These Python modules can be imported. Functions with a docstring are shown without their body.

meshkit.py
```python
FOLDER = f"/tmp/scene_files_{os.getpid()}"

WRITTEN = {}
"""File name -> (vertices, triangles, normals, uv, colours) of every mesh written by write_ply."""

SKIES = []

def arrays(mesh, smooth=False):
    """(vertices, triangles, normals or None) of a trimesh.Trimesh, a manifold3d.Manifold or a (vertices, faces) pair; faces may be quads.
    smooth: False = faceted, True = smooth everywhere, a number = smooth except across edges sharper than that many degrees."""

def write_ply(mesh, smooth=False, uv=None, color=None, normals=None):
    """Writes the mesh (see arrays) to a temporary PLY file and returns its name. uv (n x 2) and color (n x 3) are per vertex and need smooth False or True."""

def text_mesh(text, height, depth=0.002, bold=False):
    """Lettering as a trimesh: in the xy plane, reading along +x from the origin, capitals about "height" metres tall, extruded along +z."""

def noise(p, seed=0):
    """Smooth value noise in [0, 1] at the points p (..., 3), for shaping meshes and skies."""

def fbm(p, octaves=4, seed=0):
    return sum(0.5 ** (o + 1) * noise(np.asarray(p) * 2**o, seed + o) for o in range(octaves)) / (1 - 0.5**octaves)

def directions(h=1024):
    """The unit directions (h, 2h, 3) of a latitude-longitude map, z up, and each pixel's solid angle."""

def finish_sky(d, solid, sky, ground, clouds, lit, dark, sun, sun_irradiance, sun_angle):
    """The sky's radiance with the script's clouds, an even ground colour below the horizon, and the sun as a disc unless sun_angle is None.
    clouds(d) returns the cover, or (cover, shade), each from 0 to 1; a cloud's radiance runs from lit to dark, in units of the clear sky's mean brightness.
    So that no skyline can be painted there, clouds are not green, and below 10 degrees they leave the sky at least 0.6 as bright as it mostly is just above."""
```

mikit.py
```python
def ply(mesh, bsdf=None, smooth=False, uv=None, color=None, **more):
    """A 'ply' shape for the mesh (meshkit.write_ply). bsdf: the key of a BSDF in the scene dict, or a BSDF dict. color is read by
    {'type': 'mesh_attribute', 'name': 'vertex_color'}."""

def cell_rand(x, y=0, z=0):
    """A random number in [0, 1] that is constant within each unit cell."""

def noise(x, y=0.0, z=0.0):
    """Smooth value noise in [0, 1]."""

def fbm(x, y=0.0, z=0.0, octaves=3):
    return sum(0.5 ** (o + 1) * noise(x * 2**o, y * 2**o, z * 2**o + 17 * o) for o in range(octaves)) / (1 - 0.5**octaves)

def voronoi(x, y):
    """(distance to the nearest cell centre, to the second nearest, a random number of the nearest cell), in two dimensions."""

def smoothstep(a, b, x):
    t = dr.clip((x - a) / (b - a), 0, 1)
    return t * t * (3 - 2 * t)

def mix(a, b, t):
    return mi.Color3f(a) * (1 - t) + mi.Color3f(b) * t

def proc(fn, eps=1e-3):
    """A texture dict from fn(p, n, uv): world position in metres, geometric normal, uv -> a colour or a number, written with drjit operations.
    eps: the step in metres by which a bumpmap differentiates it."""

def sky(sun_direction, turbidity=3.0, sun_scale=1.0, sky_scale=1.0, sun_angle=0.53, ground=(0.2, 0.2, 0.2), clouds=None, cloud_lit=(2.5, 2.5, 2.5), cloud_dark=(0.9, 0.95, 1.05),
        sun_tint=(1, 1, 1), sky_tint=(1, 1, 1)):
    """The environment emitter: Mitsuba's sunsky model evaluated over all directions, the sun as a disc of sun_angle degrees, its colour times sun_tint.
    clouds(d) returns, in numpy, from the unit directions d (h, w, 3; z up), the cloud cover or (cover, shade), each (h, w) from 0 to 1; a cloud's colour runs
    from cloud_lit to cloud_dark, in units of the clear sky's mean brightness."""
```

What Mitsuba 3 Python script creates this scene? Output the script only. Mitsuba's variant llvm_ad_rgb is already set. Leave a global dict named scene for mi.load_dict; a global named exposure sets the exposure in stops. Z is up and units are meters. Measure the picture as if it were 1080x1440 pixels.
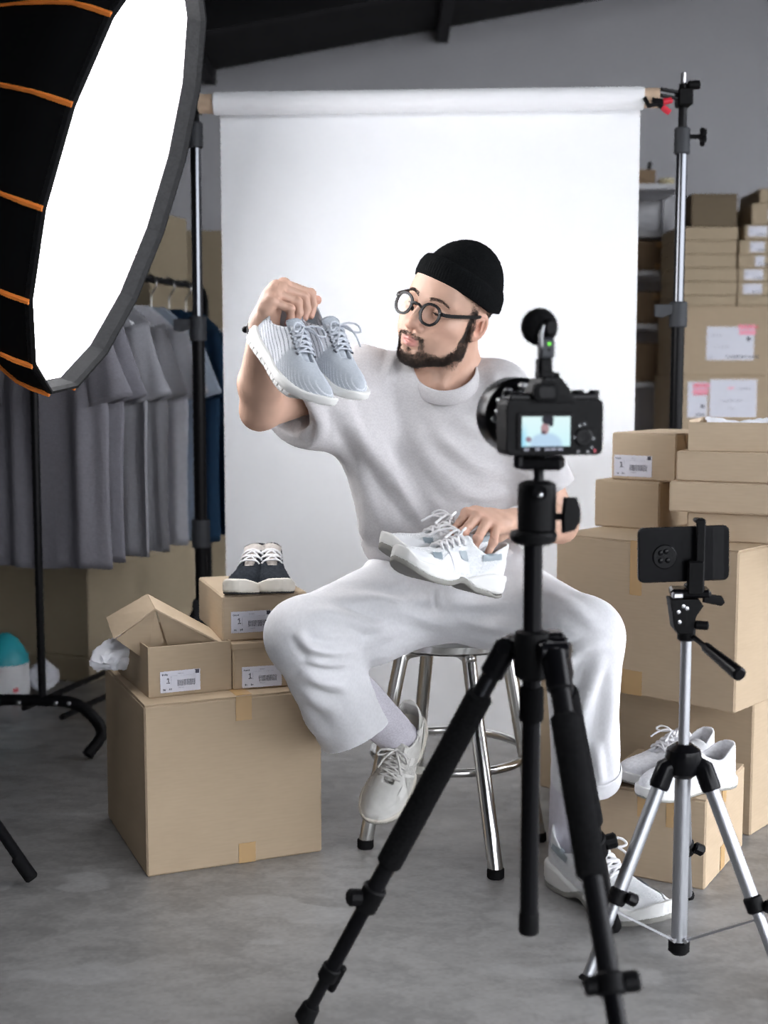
import math
import numpy as np, trimesh, drjit as dr, mitsuba as mi
import mikit, meshkit
import scipy.sparse as sp

# ---------------------------------------------------------------- camera, light, exposure
T4 = mi.ScalarTransform4f
FPX, EYE, PITCH = 1850.0, 1.0, math.atan(190 / 1850.0)
CP, SP = math.cos(PITCH), math.sin(PITCH)
scene, labels = {}, {}
scene['camera'] = {'type': 'thinlens', 'fov': math.degrees(2 * math.atan(540 / FPX)), 'fov_axis': 'x',
                   'to_world': T4().look_at(origin=[0, 0, EYE], target=[0, CP, EYE - SP], up=[0, 0, 1]),
                   'aperture_radius': 0.0074, 'focus_distance': 2.55, 'near_clip': 0.02, 'far_clip': 100.0}
# overcast daylight that comes in through the open front of the workshop, behind the camera, and through the wide door in the right wall
SKY = 17.0
scene['sky'] = mikit.sky((0.2, -0.5, 0.85), turbidity=6, sun_scale=0.0, sky_scale=SKY, clouds=lambda d: (np.full(d.shape[:2], 0.92), np.full(d.shape[:2], 0.3)),
                         cloud_lit=(1.6, 1.62, 1.68), cloud_dark=(1.1, 1.14, 1.2), ground=(0.25, 0.25, 0.25))
SOFTBOX_RADIANCE = (4.3, 4.28, 4.3)
exposure = 0.75

# ---------------------------------------------------------------- helpers
rng = np.random.default_rng(7)


def at(px, py, y):
    """The point at distance y from the camera's wall that is seen at this pixel."""
    u, v = (px - 540) / FPX, (720 - py) / FPX
    t = y / (CP + v * SP)
    return np.array([u * t, y, EYE + t * (v * CP - SP)])


def onz(px, py, z):
    u, v = (px - 540) / FPX, (720 - py) / FPX
    t = (z - EYE) / (v * CP - SP)
    return np.array([u * t, t * (CP + v * SP), z])


def V(*a):
    return np.array(a, float)


def unit(v):
    v = np.asarray(v, float)
    return v / np.linalg.norm(v)


def key_for(name):
    if name not in scene and name not in _used:
        return name
    k = 1
    while f'{name}_{k:03d}' in scene or f'{name}_{k:03d}' in _used:
        k += 1
    return f'{name}_{k:03d}'


_used = set()


def thing(name, label, cat, group=None):
    """The key of a thing whose parts follow."""
    key = key_for(name)
    _used.add(key)
    labels[key] = {'label': label, 'category': cat}
    if group:
        labels[key]['group'] = group
    return key


def part(parent, name, mesh, bsdf, smooth=30, label=None, kind=None, uv=None, **more):
    key = key_for(f'{parent}__{name}' if parent else name)
    if isinstance(mesh, dict):
        scene[key] = mesh
    else:
        scene[key] = mikit.ply(mesh, bsdf, smooth, uv=uv, **more)
    if label or kind:
        labels[key] = {k: v for k, v in (('label', label), ('kind', kind)) if v}
    return key


def solo(name, mesh, bsdf, label, cat, group=None, smooth=30):
    key = key_for(name)
    scene[key] = mikit.ply(mesh, bsdf, smooth)
    labels[key] = {'label': label, 'category': cat}
    if group:
        labels[key]['group'] = group
    return key


def structure(name, mesh, bsdf, parent=None, smooth=False):
    key = key_for(f'{parent}__{name}' if parent else name)
    scene[key] = mikit.ply(mesh, bsdf, smooth)
    if not parent:
        labels[key] = {'kind': 'structure'}
    return key


def cat(ms):
    return trimesh.util.concatenate([m for m in ms if m is not None])


def frame(o, x=None, y=None, z=None):
    """4x4 with the given axes (two of them suffice; the first given is kept)."""
    if z is not None and x is not None and y is None:
        z = unit(z); x = unit(np.asarray(x) - z * np.dot(x, z)); y = np.cross(z, x)
    elif x is not None and y is not None:
        x = unit(x); y = unit(np.asarray(y) - x * np.dot(x, y)); z = np.cross(x, y)
    elif y is not None and z is not None:
        y = unit(y); z = unit(np.asarray(z) - y * np.dot(y, z)); x = np.cross(y, z)
    elif z is not None:
        z = unit(z); x = np.cross([0, 0, 1.0] if abs(z[2]) < 0.9 else [0, 1.0, 0], z); x = unit(x); y = np.cross(z, x)
    m = np.eye(4)
    m[:3, 0], m[:3, 1], m[:3, 2], m[:3, 3] = x, y, z, o
    return m


def yawed(o, deg):
    a = math.radians(deg)
    return frame(o, x=(math.cos(a), math.sin(a), 0), y=(-math.sin(a), math.cos(a), 0))


def moved(m, M):
    m = m.copy()
    m.apply_transform(M)
    return m


def chbox(w, l, h, c=0.002, o=(0, 0, 0)):
    """Box of size w, l, h centred on x, y and standing on z = 0 (shifted by o), edges chamfered by c."""
    pts = []
    for sx in (-1, 1):
        for sy in (-1, 1):
            for sz in (-1, 1):
                for k in range(3):
                    d = [w / 2 - c, l / 2 - c, h / 2 - c]
                    d[k] += c
                    pts.append((sx * d[0], sy * d[1], sz * d[2] + h / 2))
    m = trimesh.Trimesh(pts).convex_hull
    m.apply_translation(o)
    return m


def rrect(w, h, r, n=5):
    pts = []
    for cx, cy, a0 in ((w / 2 - r, h / 2 - r, 0), (-w / 2 + r, h / 2 - r, 90), (-w / 2 + r, -h / 2 + r, 180), (w / 2 - r, -h / 2 + r, 270)):
        for k in range(n + 1):
            a = math.radians(a0 + 90 * k / n)
            pts.append((cx + r * math.cos(a), cy + r * math.sin(a)))
    return np.array(pts)


def loft(rings, cap=True, closed=True):
    """Skin through rings of equal point counts (k x n x 3)."""
    r = np.asarray(rings, float)
    k, n = r.shape[:2]
    v = r.reshape(-1, 3)
    i, j = np.meshgrid(np.arange(k - 1), np.arange(n if closed else n - 1), indexing='ij')
    a, b = i * n + j, i * n + (j + 1) % n
    f = [np.stack([a, b, b + n], -1).reshape(-1, 3), np.stack([a, b + n, a + n], -1).reshape(-1, 3)]
    if cap and closed:
        v = np.vstack([v, r[0].mean(0), r[-1].mean(0)])
        q = np.arange(n)
        f += [np.stack([q * 0 + k * n, (q + 1) % n, q], 1), np.stack([q * 0 + k * n + 1, (k - 1) * n + q, (k - 1) * n + (q + 1) % n], 1)]
    m = trimesh.Trimesh(v, np.vstack(f), process=False)
    if closed and cap and m.volume < 0:
        m.invert()
    return m


def prism(outline, z0, z1, c=0.0):
    """Extrusion of a convex or star-shaped outline (about its mean) along z, edges rounded by c."""
    p = np.asarray(outline, float)
    m0 = p.mean(0)
    lv = [(z0, 0.0), (z1, 0.0)] if c == 0 else [(z0, c), (z0 + 0.3 * c, 0.3 * c), (z0 + c, 0), (z1 - c, 0), (z1 - 0.3 * c, 0.3 * c), (z1, c)]
    ext = np.abs(p - m0).max(0)
    return loft([np.column_stack([m0 + (p - m0) * (1 - ins / ext), np.full(len(p), z)]) for z, ins in lv])


def tube(pts, r, sides=12, cap=True, smooth_path=False, close=False):
    p = np.asarray(pts, float)
    r = np.broadcast_to(np.asarray(r, float), (len(p),)).copy()
    if smooth_path:
        p, r = spline(p, r, smooth_path)
    t = np.gradient(p, axis=0)
    t /= np.linalg.norm(t, axis=1, keepdims=True) + 1e-12
    a = np.cross(t[0], [0, 0, 1.0] if abs(t[0][2]) < 0.9 else [1.0, 0, 0])
    rings = []
    ang = np.arange(sides) * 2 * np.pi / sides
    for k in range(len(p)):
        a = a - t[k] * np.dot(a, t[k])
        a /= np.linalg.norm(a)
        b = np.cross(t[k], a)
        rings.append(p[k] + r[k] * (np.cos(ang)[:, None] * a + np.sin(ang)[:, None] * b))
    return loft(rings, cap)


def spline(p, r=None, n=8):
    """Catmull-Rom through p, n steps a span."""
    p = np.asarray(p, float)
    q = np.vstack([2 * p[0] - p[1], p, 2 * p[-1] - p[-2]])
    out, rr = [], []
    for i in range(len(p) - 1):
        a, b, c, d = q[i:i + 4]
        for s in np.arange(n) / n:
            out.append(0.5 * (2 * b + (c - a) * s + (2 * a - 5 * b + 4 * c - d) * s * s + (3 * b - a - 3 * c + d) * s ** 3))
            if r is not None:
                rr.append(r[i] + (r[i + 1] - r[i]) * s)
    out.append(p[-1])
    if r is None:
        return np.array(out)
    return np.array(out), np.array(rr + [r[-1]])


def lathe(profile, n=32, cap=True):
    a = np.arange(n) * 2 * np.pi / n
    return loft([np.column_stack([r * np.cos(a), r * np.sin(a), np.full(n, z)]) for r, z in profile], cap)


def rod(a, b, r, sides=16, c=0.0, r2=None):
    """Round bar from a to b with chamfered ends."""
    a, b = np.asarray(a, float), np.asarray(b, float)
    L = np.linalg.norm(b - a)
    r2 = r if r2 is None else r2
    prof = [(r, 0), (r2, L)] if c == 0 else [(r - c, 0), (r, c), (r2, L - c), (r2 - c, L)]
    return moved(lathe(prof, sides), frame(a, z=b - a))


def ring_torus(R, r, n=64, s=12):
    a = np.linspace(0, 2 * np.pi, n, endpoint=False)
    b = np.linspace(0, 2 * np.pi, s, endpoint=False)
    A, B = np.meshgrid(a, b, indexing='ij')
    v = np.stack([(R + r * np.cos(B)) * np.cos(A), (R + r * np.cos(B)) * np.sin(A), r * np.sin(B)], -1).reshape(-1, 3)
    i, j = np.meshgrid(np.arange(n), np.arange(s), indexing='ij')
    q = lambda i, j: (i % n) * s + (j % s)
    f = np.vstack([np.stack([q(i, j), q(i + 1, j), q(i + 1, j + 1)], -1).reshape(-1, 3), np.stack([q(i, j), q(i + 1, j + 1), q(i, j + 1)], -1).reshape(-1, 3)])
    return trimesh.Trimesh(v, f, process=False)


def ball(c, r, sub=3, scale=(1, 1, 1)):
    m = trimesh.creation.icosphere(subdivisions=sub, radius=1.0)
    m.vertices = m.vertices * (np.asarray(scale) * r) + np.asarray(c)
    return m


# ---- implicit shapes: a distance field on a grid, skinned with surface nets
class Field:
    def __init__(self, lo, hi, h):
        self.lo, self.h = np.asarray(lo, float), float(h)
        self.n = np.ceil((np.asarray(hi) - self.lo) / h).astype(int) + 1
        self.F = np.full(self.n, 1.0, np.float32)

    def box(self, lo, hi):
        i0 = np.clip(np.floor((np.asarray(lo) - self.lo) / self.h).astype(int), 0, self.n)
        i1 = np.clip(np.ceil((np.asarray(hi) - self.lo) / self.h).astype(int) + 1, 0, self.n)
        if (i1 <= i0).any():
            return None, None
        sl = tuple(slice(a, b) for a, b in zip(i0, i1))
        g = np.meshgrid(*[self.lo[k] + self.h * np.arange(i0[k], i1[k], dtype=np.float32) for k in range(3)], indexing='ij')
        return sl, np.stack(g, -1).astype(np.float32)

    def op(self, fn, lo, hi, k=0.0, mode='add'):
        pad = k + 3 * self.h
        sl, p = self.box(np.asarray(lo) - pad, np.asarray(hi) + pad)
        if sl is None:
            return self
        d = fn(p).astype(np.float32)
        F = self.F[sl]
        if mode == 'sub':
            d = -d
            a, b = -F, -d
        elif mode == 'cut':
            a, b = -F, -d
        else:
            a, b = F, d
        if k > 0:
            hh = np.maximum(k - np.abs(a - b), 0) / k
            m = np.minimum(a, b) - hh * hh * k * 0.25
        else:
            m = np.minimum(a, b)
        self.F[sl] = m if mode == 'add' else -m
        return self

    def cone(self, a, b, ra, rb, k=0.01, mode='add'):
        a, b = np.asarray(a, float), np.asarray(b, float)
        R = max(ra, rb)
        return self.op(lambda p: d_cone(p, a, b, ra, rb), np.minimum(a, b) - R, np.maximum(a, b) + R, k, mode)

    def chain(self, pts, rs, k=0.01, mode='add'):
        for i in range(len(pts) - 1):
            self.cone(pts[i], pts[i + 1], rs[i], rs[i + 1], k, mode)
        return self

    def ell(self, c, r, k=0.01, mode='add', R=None):
        c, r = np.asarray(c, float), np.asarray(r, float)
        m = r.max() if R is not None else r
        return self.op(lambda p: d_ell(p, c, r, R), c - m, c + m, k, mode)

    def mesh(self, taubin=0):
        m = nets(self.F, self.lo, self.h)
        return relax(m, taubin) if taubin else m


def relax(m, n, lam=0.5, mu=0.51):
    e = m.edges_unique
    k = len(m.vertices)
    W = sp.coo_matrix((np.ones(2 * len(e)), (np.r_[e[:, 0], e[:, 1]], np.r_[e[:, 1], e[:, 0]])), shape=(k, k)).tocsr()
    deg = np.asarray(W.sum(1)).ravel()
    ok = (deg > 0)[:, None]
    deg = np.maximum(deg, 1)[:, None]
    v = m.vertices.view(np.ndarray).copy()
    for i in range(n):
        d = np.where(ok, W @ v / deg - v, 0)
        v = v + (lam if i % 2 == 0 else -mu) * d
    m.vertices = v
    return m


def d_cone(p, a, b, ra, rb):
    ab = (b - a).astype(np.float32)
    t = np.clip(((p - a.astype(np.float32)) @ ab) / max(float(ab @ ab), 1e-12), 0, 1)
    q = p - (a.astype(np.float32) + t[..., None] * ab)
    return np.sqrt((q * q).sum(-1)) - (ra + (rb - ra) * t)


def d_ell(p, c, r, R=None):
    q = p - np.asarray(c, np.float32)
    if R is not None:
        q = q @ np.asarray(R, np.float32)
    r = np.asarray(r, np.float32)
    k0 = np.sqrt(((q / r) ** 2).sum(-1))
    k1 = np.sqrt(((q / (r * r)) ** 2).sum(-1)) + 1e-9
    return k0 * (k0 - 1) / k1


def nets(F, lo, h):
    s = F < 0
    n = np.array(F.shape)
    c = np.zeros(tuple(n - 1), np.int8)
    for dx, dy, dz in np.ndindex(2, 2, 2):
        c += s[dx:n[0] - 1 + dx, dy:n[1] - 1 + dy, dz:n[2] - 1 + dz]
    cells = np.argwhere((c > 0) & (c < 8))
    idx = np.full(tuple(n - 1), -1, np.int32)
    idx[tuple(cells.T)] = np.arange(len(cells))
    acc, cnt = np.zeros((len(cells), 3)), np.zeros(len(cells))
    for ax in range(3):
        o = [k for k in range(3) if k != ax]
        for e0, e1 in np.ndindex(2, 2):
            off = np.zeros(3, int)
            off[o[0]], off[o[1]] = e0, e1
            i0 = cells + off
            i1 = i0.copy(); i1[:, ax] += 1
            f0, f1 = F[tuple(i0.T)], F[tuple(i1.T)]
            m = (f0 < 0) != (f1 < 0)
            t = np.where(m, f0 / np.where(m, f0 - f1, 1), 0)
            q = off + np.zeros((len(cells), 3))
            q[:, ax] += t
            acc[m] += q[m]; cnt[m] += 1
    v = lo + h * (cells + acc / np.maximum(cnt, 1)[:, None])
    faces = []
    for ax in range(3):
        sl0 = [slice(1, -1)] * 3; sl1 = [slice(1, -1)] * 3
        sl0[ax], sl1[ax] = slice(0, n[ax] - 1), slice(1, n[ax])
        a, b = s[tuple(sl0)], s[tuple(sl1)]
        e = np.argwhere(a != b)
        if not len(e):
            continue
        inside = a[tuple(e.T)]
        e = e + 1; e[:, ax] -= 1
        o1, o2 = (ax + 1) % 3, (ax + 2) % 3
        def cell(d1, d2):
            q = e.copy(); q[:, o1] += d1; q[:, o2] += d2
            return idx[tuple(q.T)]
        q0, q1, q2, q3 = cell(-1, -1), cell(0, -1), cell(0, 0), cell(-1, 0)
        quad = np.stack([q0, q1, q2, q3], 1)
        quad[~inside] = quad[~inside][:, ::-1]
        quad = quad[(quad >= 0).all(1)]
        faces += [quad[:, [0, 1, 2]], quad[:, [0, 2, 3]]]
    return trimesh.Trimesh(v, np.vstack(faces) if faces else np.zeros((0, 3), int), process=False)


# ---------------------------------------------------------------- materials
def M(name, color, rough=0.6, metal=0.0, spec=0.5, bump=None, bscale=0.001, **kw):
    b = {'type': 'principled', 'base_color': color if isinstance(color, dict) else {'type': 'rgb', 'value': list(color)}, 'roughness': rough, 'metallic': metal, 'specular': spec, **kw}
    if bump is not None:
        b = {'type': 'bumpmap', 'arbitrary': bump, 'scale': bscale, 'bsdf': b}
    scene[name] = {'type': 'twosided', 'bsdf': b}
    return name


def speckle(c0, c1, sx, sy, sz, octaves=3):
    def fn(p, n, uv):
        return mikit.mix(c0, c1, mikit.smoothstep(0.25, 0.75, mikit.fbm(p.x * sx, p.y * sy, p.z * sz, octaves)))
    return mikit.proc(fn)


def concrete(p, n, uv):
    a = mikit.fbm(p.x * 1.3, p.y * 1.9, 0.0, 4)
    b = mikit.fbm(p.x * 9 + 5 * a, p.y * 14, 3.0, 4)
    c = mikit.noise(p.x * 160, p.y * 160, 1.0)
    e = mikit.fbm(p.x * 28 + 3 * b, p.y * 46, 5.0, 3)
    t = 0.38 * mikit.smoothstep(0.3, 0.7, a) + 0.36 * mikit.smoothstep(0.3, 0.72, b) + 0.26 * mikit.smoothstep(0.3, 0.7, e)
    col = mikit.mix((0.19, 0.186, 0.181), (0.305, 0.299, 0.292), t)
    w = mikit.smoothstep(0.66, 0.74, mikit.fbm(p.x * 5 + 9, p.y * 8, 8.0, 3))
    return mikit.mix(col, (0.37, 0.368, 0.366), 0.4 * w) * (0.94 + 0.12 * c)


def concrete_rough(p, n, uv):
    return 0.30 + 0.22 * mikit.fbm(p.x * 6, p.y * 9, 0.5, 3)


def plaster(p, n, uv):
    t = mikit.fbm(p.x * 2.2, p.y * 2.2, p.z * 2.2, 4)
    return mikit.mix((0.44, 0.44, 0.465), (0.485, 0.485, 0.51), t)


def kraft(c0, c1):
    def fn(p, n, uv):
        f = mikit.fbm((p.x + p.y) * 30, (p.x - p.y) * 30, p.z * 260, 2)
        g = mikit.fbm(p.x * 7, p.y * 7, p.z * 7, 3)
        return mikit.mix(c0, c1, 0.55 * f + 0.45 * g)
    return mikit.proc(fn)


M('concrete', mikit.proc(concrete), rough=mikit.proc(concrete_rough), spec=0.5)
M('grey_plaster', mikit.proc(plaster), rough=0.85)
M('roof_black', (0.0025, 0.0025, 0.003), rough=0.8)
M('beam_steel', (0.007, 0.007, 0.008), rough=0.6, spec=0.2)
M('paper_white', (0.89, 0.90, 0.925), rough=0.75, spec=0.3)
M('core_tube', speckle((0.52, 0.38, 0.27), (0.62, 0.46, 0.33), 40, 40, 40), rough=0.8)
M('card', kraft((0.375, 0.287, 0.196), (0.43, 0.336, 0.234)), rough=0.85, spec=0.25)
M('card_light', kraft((0.435, 0.338, 0.237), (0.495, 0.393, 0.282)), rough=0.85, spec=0.25)
M('card_grey', kraft((0.35, 0.287, 0.196), (0.405, 0.336, 0.234)), rough=0.85, spec=0.25)
M('low_bounce_dark', (0.10, 0.10, 0.105), rough=0.9)  # dark tone chosen so the unseen walls bounce little light
M('card_olive', kraft((0.36, 0.285, 0.195), (0.415, 0.333, 0.232)), rough=0.85, spec=0.25)
M('card_shaded', kraft((0.13, 0.10, 0.066), (0.16, 0.125, 0.082)), rough=0.85, spec=0.25)  # kraft with the shade of the top rear carton put into its colour
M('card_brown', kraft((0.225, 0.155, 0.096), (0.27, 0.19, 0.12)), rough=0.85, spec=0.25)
M('tape_tan', (0.42, 0.27, 0.125), rough=0.35, spec=0.5)
M('label_white', (0.60, 0.60, 0.67), rough=0.5)
M('ink', (0.05, 0.05, 0.075), rough=0.6)
M('ink_grey', (0.30, 0.30, 0.36), rough=0.6)
M('ink_red', (0.62, 0.10, 0.13), rough=0.6)
M('ink_pink', (0.80, 0.30, 0.40), rough=0.6)
M('black_plastic', (0.005, 0.005, 0.0055), rough=0.5, spec=0.1)
M('black_matte', (0.004, 0.004, 0.0045), rough=0.8, spec=0.06)
M('black_gloss', (0.004, 0.004, 0.005), rough=0.22, spec=0.14)
M('black_metal', (0.006, 0.006, 0.007), rough=0.35, spec=0.14)
M('dark_grey_plastic', (0.045, 0.048, 0.054), rough=0.5, spec=0.2)
M('charcoal_cloth', speckle((0.0035, 0.0038, 0.0045), (0.0065, 0.007, 0.008), 200, 200, 200, 2), rough=0.8, spec=0.2)
M('chrome', (0.72, 0.72, 0.70), rough=0.16, metal=1.0)
M('dark_chrome', (0.15, 0.155, 0.17), rough=0.2, metal=1.0)
M('brushed_steel', (0.55, 0.55, 0.57), rough=0.28, metal=1.0)
M('aluminium', (0.50, 0.51, 0.54), rough=0.46, metal=1.0)
M('orange_piping', (0.72, 0.20, 0.03), rough=0.6)
M('red_rubber', (0.55, 0.02, 0.04), rough=0.45)
M('rubber_black', (0.006, 0.006, 0.0065), rough=0.7, spec=0.1)
M('shelf_white', (0.50, 0.50, 0.52), rough=0.5)
M('white_plastic', (0.75, 0.75, 0.77), rough=0.4)
M('teal_plastic', (0.03, 0.36, 0.42), rough=0.4)
M('tissue', (0.78, 0.79, 0.84), rough=0.8)

# ---------------------------------------------------------------- the room
def slab(x0, x1, y0, y1, z0, z1):
    m = trimesh.creation.box((x1 - x0, y1 - y0, z1 - z0))
    m.apply_translation(((x0 + x1) / 2, (y0 + y1) / 2, (z0 + z1) / 2))
    return m


WALL_Y, XL, XR, YF = 5.85, -3.4, 3.6, -2.6
structure('floor', slab(XL, XR, YF, WALL_Y, -0.1, 0), 'concrete')
structure('wall_back', slab(XL, XR, WALL_Y, WALL_Y + 0.15, 0, 3.4), 'grey_plaster')
structure('wall_left', slab(XL - 0.15, XL, YF, WALL_Y, 0, 3.4), 'low_bounce_dark')
# the right wall has a wide open door towards the front
structure('wall_right', slab(XR, XR + 0.15, 3.5, WALL_Y, 0, 3.4), 'grey_plaster')
structure('added_front_wall', slab(XL, 0.65, YF - 0.15, YF, 0, 3.4), 'low_bounce_dark')  # unseen wall, added to keep daylight off the left side
# the roof slopes up to the right
roof = lambda x: 2.30 + 0.178 * (x + 0.83)
pts = [(x, y, roof(x) + dz) for x in (XL, XR) for y in (YF, WALL_Y) for dz in (0, 0.06)]
structure('ceiling', trimesh.Trimesh(pts).convex_hull, 'roof_black')
for y in (4.9, 3.75, 2.4, 1.0):
    pts = [(x, y + dy, roof(x) + dz) for x in (XL, XR) for dy in (-0.03, 0.03) for dz in (-0.10, 0)]
    structure('beam', trimesh.Trimesh(pts).convex_hull, 'beam_steel', 'ceiling')
for x in (-0.75, 0.25, 1.3):
    pts = [(x + dx, y, roof(x) + dz) for y in (YF, WALL_Y) for dx in (-0.025, 0.025) for dz in (-0.06, 0)]
    structure('purlin', trimesh.Trimesh(pts).convex_hull, 'beam_steel', 'ceiling')


# ---------------------------------------------------------------- cartons and shoe boxes
def sticker(parent, M0, w, h, style, seed=0):
    """A printed label; M0: x along the text, y up the sheet, z out of the face; origin at the sheet's centre."""
    s = part(parent, 'printed_label', moved(chbox(w, h, 0.0008, 0.0002), M0), 'label_white', False)
    r = np.random.default_rng(100 + seed)
    z = 0.0008

    def bar(x0, x1, y0, y1):
        return moved(chbox((x1 - x0) * w, (y1 - y0) * h, 0.0004, 0.0001, (((x0 + x1) / 2 - 0.5) * w, ((y0 + y1) / 2 - 0.5) * h, z)), M0)

    def word(x, y, n, hh, gap=0.35):
        out = []
        for k in range(n):
            cw = hh * h / w * 0.62
            out.append(bar(x + k * cw * (1 + gap), x + k * cw * (1 + gap) + cw * r.uniform(0.6, 1.0), y, y + hh * r.uniform(0.75, 1)))
        return out

    def barcode(x0, x1, y0, y1):
        x, out = x0, []
        while x < x1:
            b = r.choice([0.006, 0.01, 0.016])
            out.append(bar(x, min(x + b, x1), y0, y1))
            x += b + r.choice([0.006, 0.012])
        return out

    if style == 'shoe':
        part(s, 'barcode', cat(barcode(0.42, 0.88, 0.27, 0.56)), 'ink', False)
        ink = word(0.05, 0.80, 4, 0.09) + word(0.07, 0.10, 2, 0.09) + word(0.22, 0.10, 2, 0.09) + []
        d = meshkit.text_mesh('1', 0.25 * h, 0.0004, bold=True)
        d.apply_translation((-0.36 * w, -0.07 * h, z))
        part(s, 'lettering', cat(ink), 'ink', False)
        part(s, 'size_number', moved(d, M0), 'ink', False)
        part(s, 'corner_mark', bar(0.88, 0.975, 0.80, 0.985), 'ink', False)
        part(s, 'fine_print', cat(word(0.45, 0.17, 7, 0.05) + word(0.45, 0.84, 6, 0.05) + [bar(0.27, 0.278, 0.35, 0.75), bar(0.30, 0.85, 0.76, 0.766)]), 'ink_grey', False)
    elif style == 'parcel':
        part(s, 'stamp', cat([bar(0.66, 1.02, 0.93, 1.06), bar(0.68, 1.03, 0.76, 0.90)]), 'ink_pink', False)
        part(s, 'stamp_heading', cat(word(0.67, 0.955, 8, 0.09)), 'ink_red', False)
        part(s, 'lettering', cat(word(0.42, 0.07, 16, 0.075)), 'ink', False)
        part(s, 'code_mark', bar(0.84, 0.92, 0.58, 0.68), 'ink', False)
        part(s, 'fine_print', cat(word(0.10, 0.72, 12, 0.035) + word(0.18, 0.38, 16, 0.035) + word(0.07, 0.08, 3, 0.04)), 'ink_grey', False)
    elif style == 'parcel_tall':
        part(s, 'stamp', cat([bar(0.26, 1.1, 0.82, 0.96), bar(0.26, 1.05, 0.66, 0.80)]), 'ink_pink', False)
        part(s, 'stamp_heading', cat(word(0.28, 0.86, 5, 0.1) + [bar(0.26, 1.0, 0.63, 0.67)]), 'ink_red', False)
        part(s, 'lettering', cat(word(0.45, 0.05, 4, 0.07)), 'ink', False)
        part(s, 'code_mark', bar(0.68, 0.86, 0.26, 0.36), 'ink', False)
    elif style == 'sheet':
        part(s, 'heading', cat(word(0.38, 0.80, 4, 0.05, 0.1)), 'ink_pink', False)
        part(s, 'fine_print', cat(word(0.60, 0.80, 10, 0.03) + word(0.26, 0.55, 17, 0.03) + word(0.4, 0.40, 8, 0.02)), 'ink_grey', False)
    elif style == 'small':
        part(s, 'lettering', cat(word(0.45, 0.15, 7, 0.16, 0.5)), 'ink', False)
        part(s, 'fine_print', cat([bar(0.1, 0.16, 0.4, 0.7)]), 'ink_grey', False)
    return s


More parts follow.
